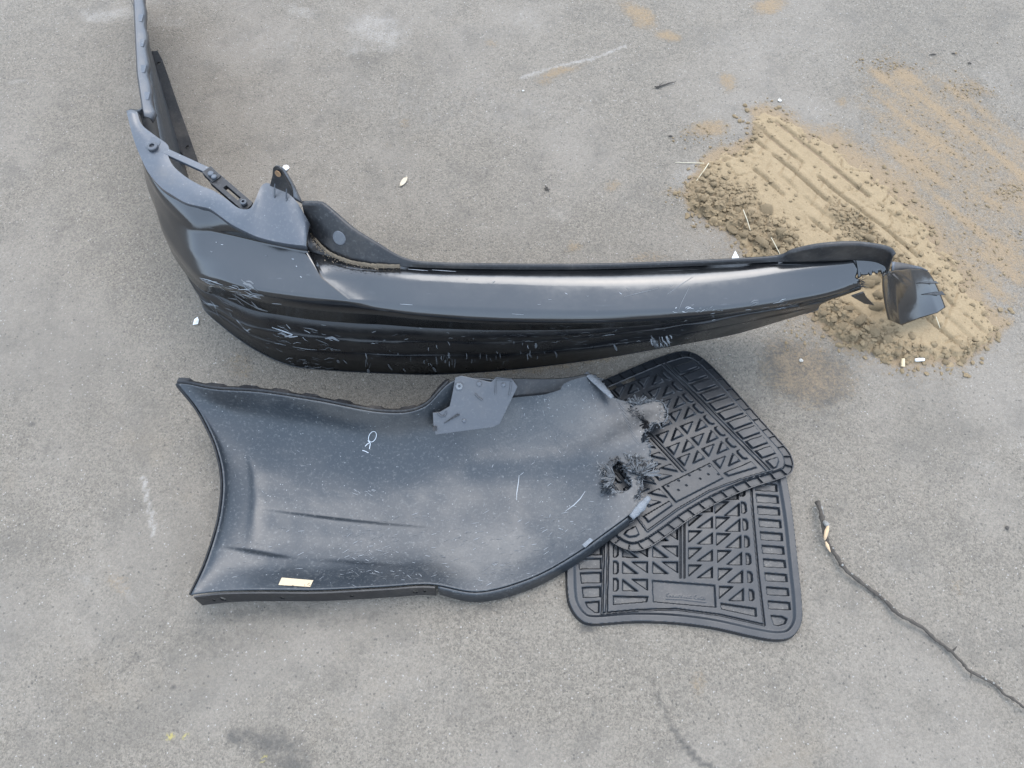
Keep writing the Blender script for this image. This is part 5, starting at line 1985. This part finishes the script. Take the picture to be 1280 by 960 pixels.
# clear plastic bit
mb = MB()
mb.add([p(241, 406, .002), p(243, 399, .004), p(247, 396, .007), p(248.5, 400, .006), p(247.5, 405, .003), p(244, 402, .009)], [(0, 5, 1), (1, 5, 2), (2, 5, 3), (3, 5, 4), (4, 5, 0)])
tag(obj('plastic_scrap', mb.v, mb.f, M['paper'], None, smooth=False, solid=.0008), 'crumpled whitish scrap left of the bumper corner', 'scrap')
# dry leaf
L0, L1 = p(500, 233.5, .002), p(509, 221.5, .006)
mb = MB()
ax_ = (L1 - L0)
sd3 = np.array((-ax_[1], ax_[0], 0)) / np.linalg.norm(ax_)
vs = []
for k, wv in enumerate((.0006, .0042, .0058, .0046, .0005)):
    c = L0 + ax_ * k / 4
    vs += [c + sd3 * wv + np.array((0, 0, .003)), c, c - sd3 * wv + np.array((0, 0, .002))]
mb.add(vs, grid_faces(5, 3))
tag(obj('dry_leaf', mb.v, mb.f, M['leaf'], None, solid=.0006), 'curled pale brown dry leaf on asphalt above the bumper', 'leaf')
mb = MB()
lr_ = random.Random(2)
c0 = p(684, 236, .001)
for k in range(9):
    a = lr_.uniform(0, 6.28)
    L = lr_.uniform(.004, .014)
    mb.tube([c0 + np.array((lr_.uniform(-.003, .003), lr_.uniform(-.003, .003), .001)), c0 + np.array((math.cos(a) * L * .6, math.sin(a) * L, .003))], [.0018, .0007], 5)
tag(obj('rotted_leaf', mb.v, mb.f, M['leafdark'], None, sharp=0), 'shredded dark leaf scrap on asphalt above the bumper middle', 'leaf')
# cigarette ends at the front of the dirt
def butt(label, a, b, r, mats):
    A, B = p(*a), p(*b)
    root = empty('cigarette_butt', tuple((A + B) / 2 * np.array((1, 1, 0))), label, 'cigarette butt', 'cigarette butts at the dirt edge')
    m1 = A + (B - A) * .6
    mb_ = MB()
    mb_.tube([A, m1], [r, r * .98], 12)
    obj('filter', mb_.v, mb_.f, M[mats[0]], root, sharp=50)
    mb_ = MB()
    mb_.tube([m1, B], [r * .95, r * .8], 12)
    obj('paper_end', mb_.v, mb_.f, M[mats[1]], root, sharp=50)


butt('tan cigarette butt standing at the front edge of the dirt', (1128.5, 458, .004), (1129, 448, .012), .0042, ('filter', 'filter'))
butt('white cigarette butt lying at the front edge of the dirt', (1155, 449, .006), (1144, 450, .005), .0040, ('paper', 'paper'))
# straws
litter_tube('straw', 'pale dry straw lying slanted at the left tip of the dirt', 'straw', [p(886, 204, .006), p(880, 213, .005), p(872, 224, .003), p(869, 228, .002)], [.0011, .0011, .001, .0006], M['straw'], 6)
litter_tube('straw', 'thin grey straw lying level left of the dirt', 'straw', [p(844, 203, .002), p(862, 203.5, .003), p(880, 204, .003)], [.0006, .0009, .0008], M['straw'], 6)
litter_tube('straw', 'bent straw among the crumbly clods behind the bumper', 'straw', [p(929, 262, .034), p(934, 275, .034), p(938, 288, .03)], [.0009, .001, .0006], M['straw'], 6)
litter_tube('straw', 'long straw poking out of clods just above the bumper lip', 'straw', [p(964, 297, .034), p(970, 308, .034), p(975, 318, .03)], [.0009, .001, .0006], M['straw'], 6)
litter_tube('straw', 'short straw on the dirt right of the hanging flap', 'straw', [p(1170, 396, .018), p(1173, 404, .018), p(1175, 410, .016)], [.0008, .0008, .0005], M['straw'], 6)
# loose flecks at the top right
for i, (px, py, L, an, lab) in enumerate(((1166, 68, .020, .1, 'dark bark fleck on asphalt at the top right, leftmost of three'), (1192, 67, .010, -.4, 'dark bark fleck on asphalt at the top right, middle of three'), (1212, 79, .010, -.3, 'dark bark fleck on asphalt at the top right, rightmost of three'), (838, 170, .012, 0, 'dark fleck at the left of the pale tan patch'))):
    c = p(px, py, .002)
    litter_tube('bark_fleck', lab, 'bark fleck', [c - np.array((L / 2 * math.cos(an), L / 2 * math.sin(an), 0)), c + np.array((0, 0, .001)), c + np.array((L / 2 * math.cos(an), L / 2 * math.sin(an), 0))], [.0008, .0020, .0007], M['leafdark'], 6)
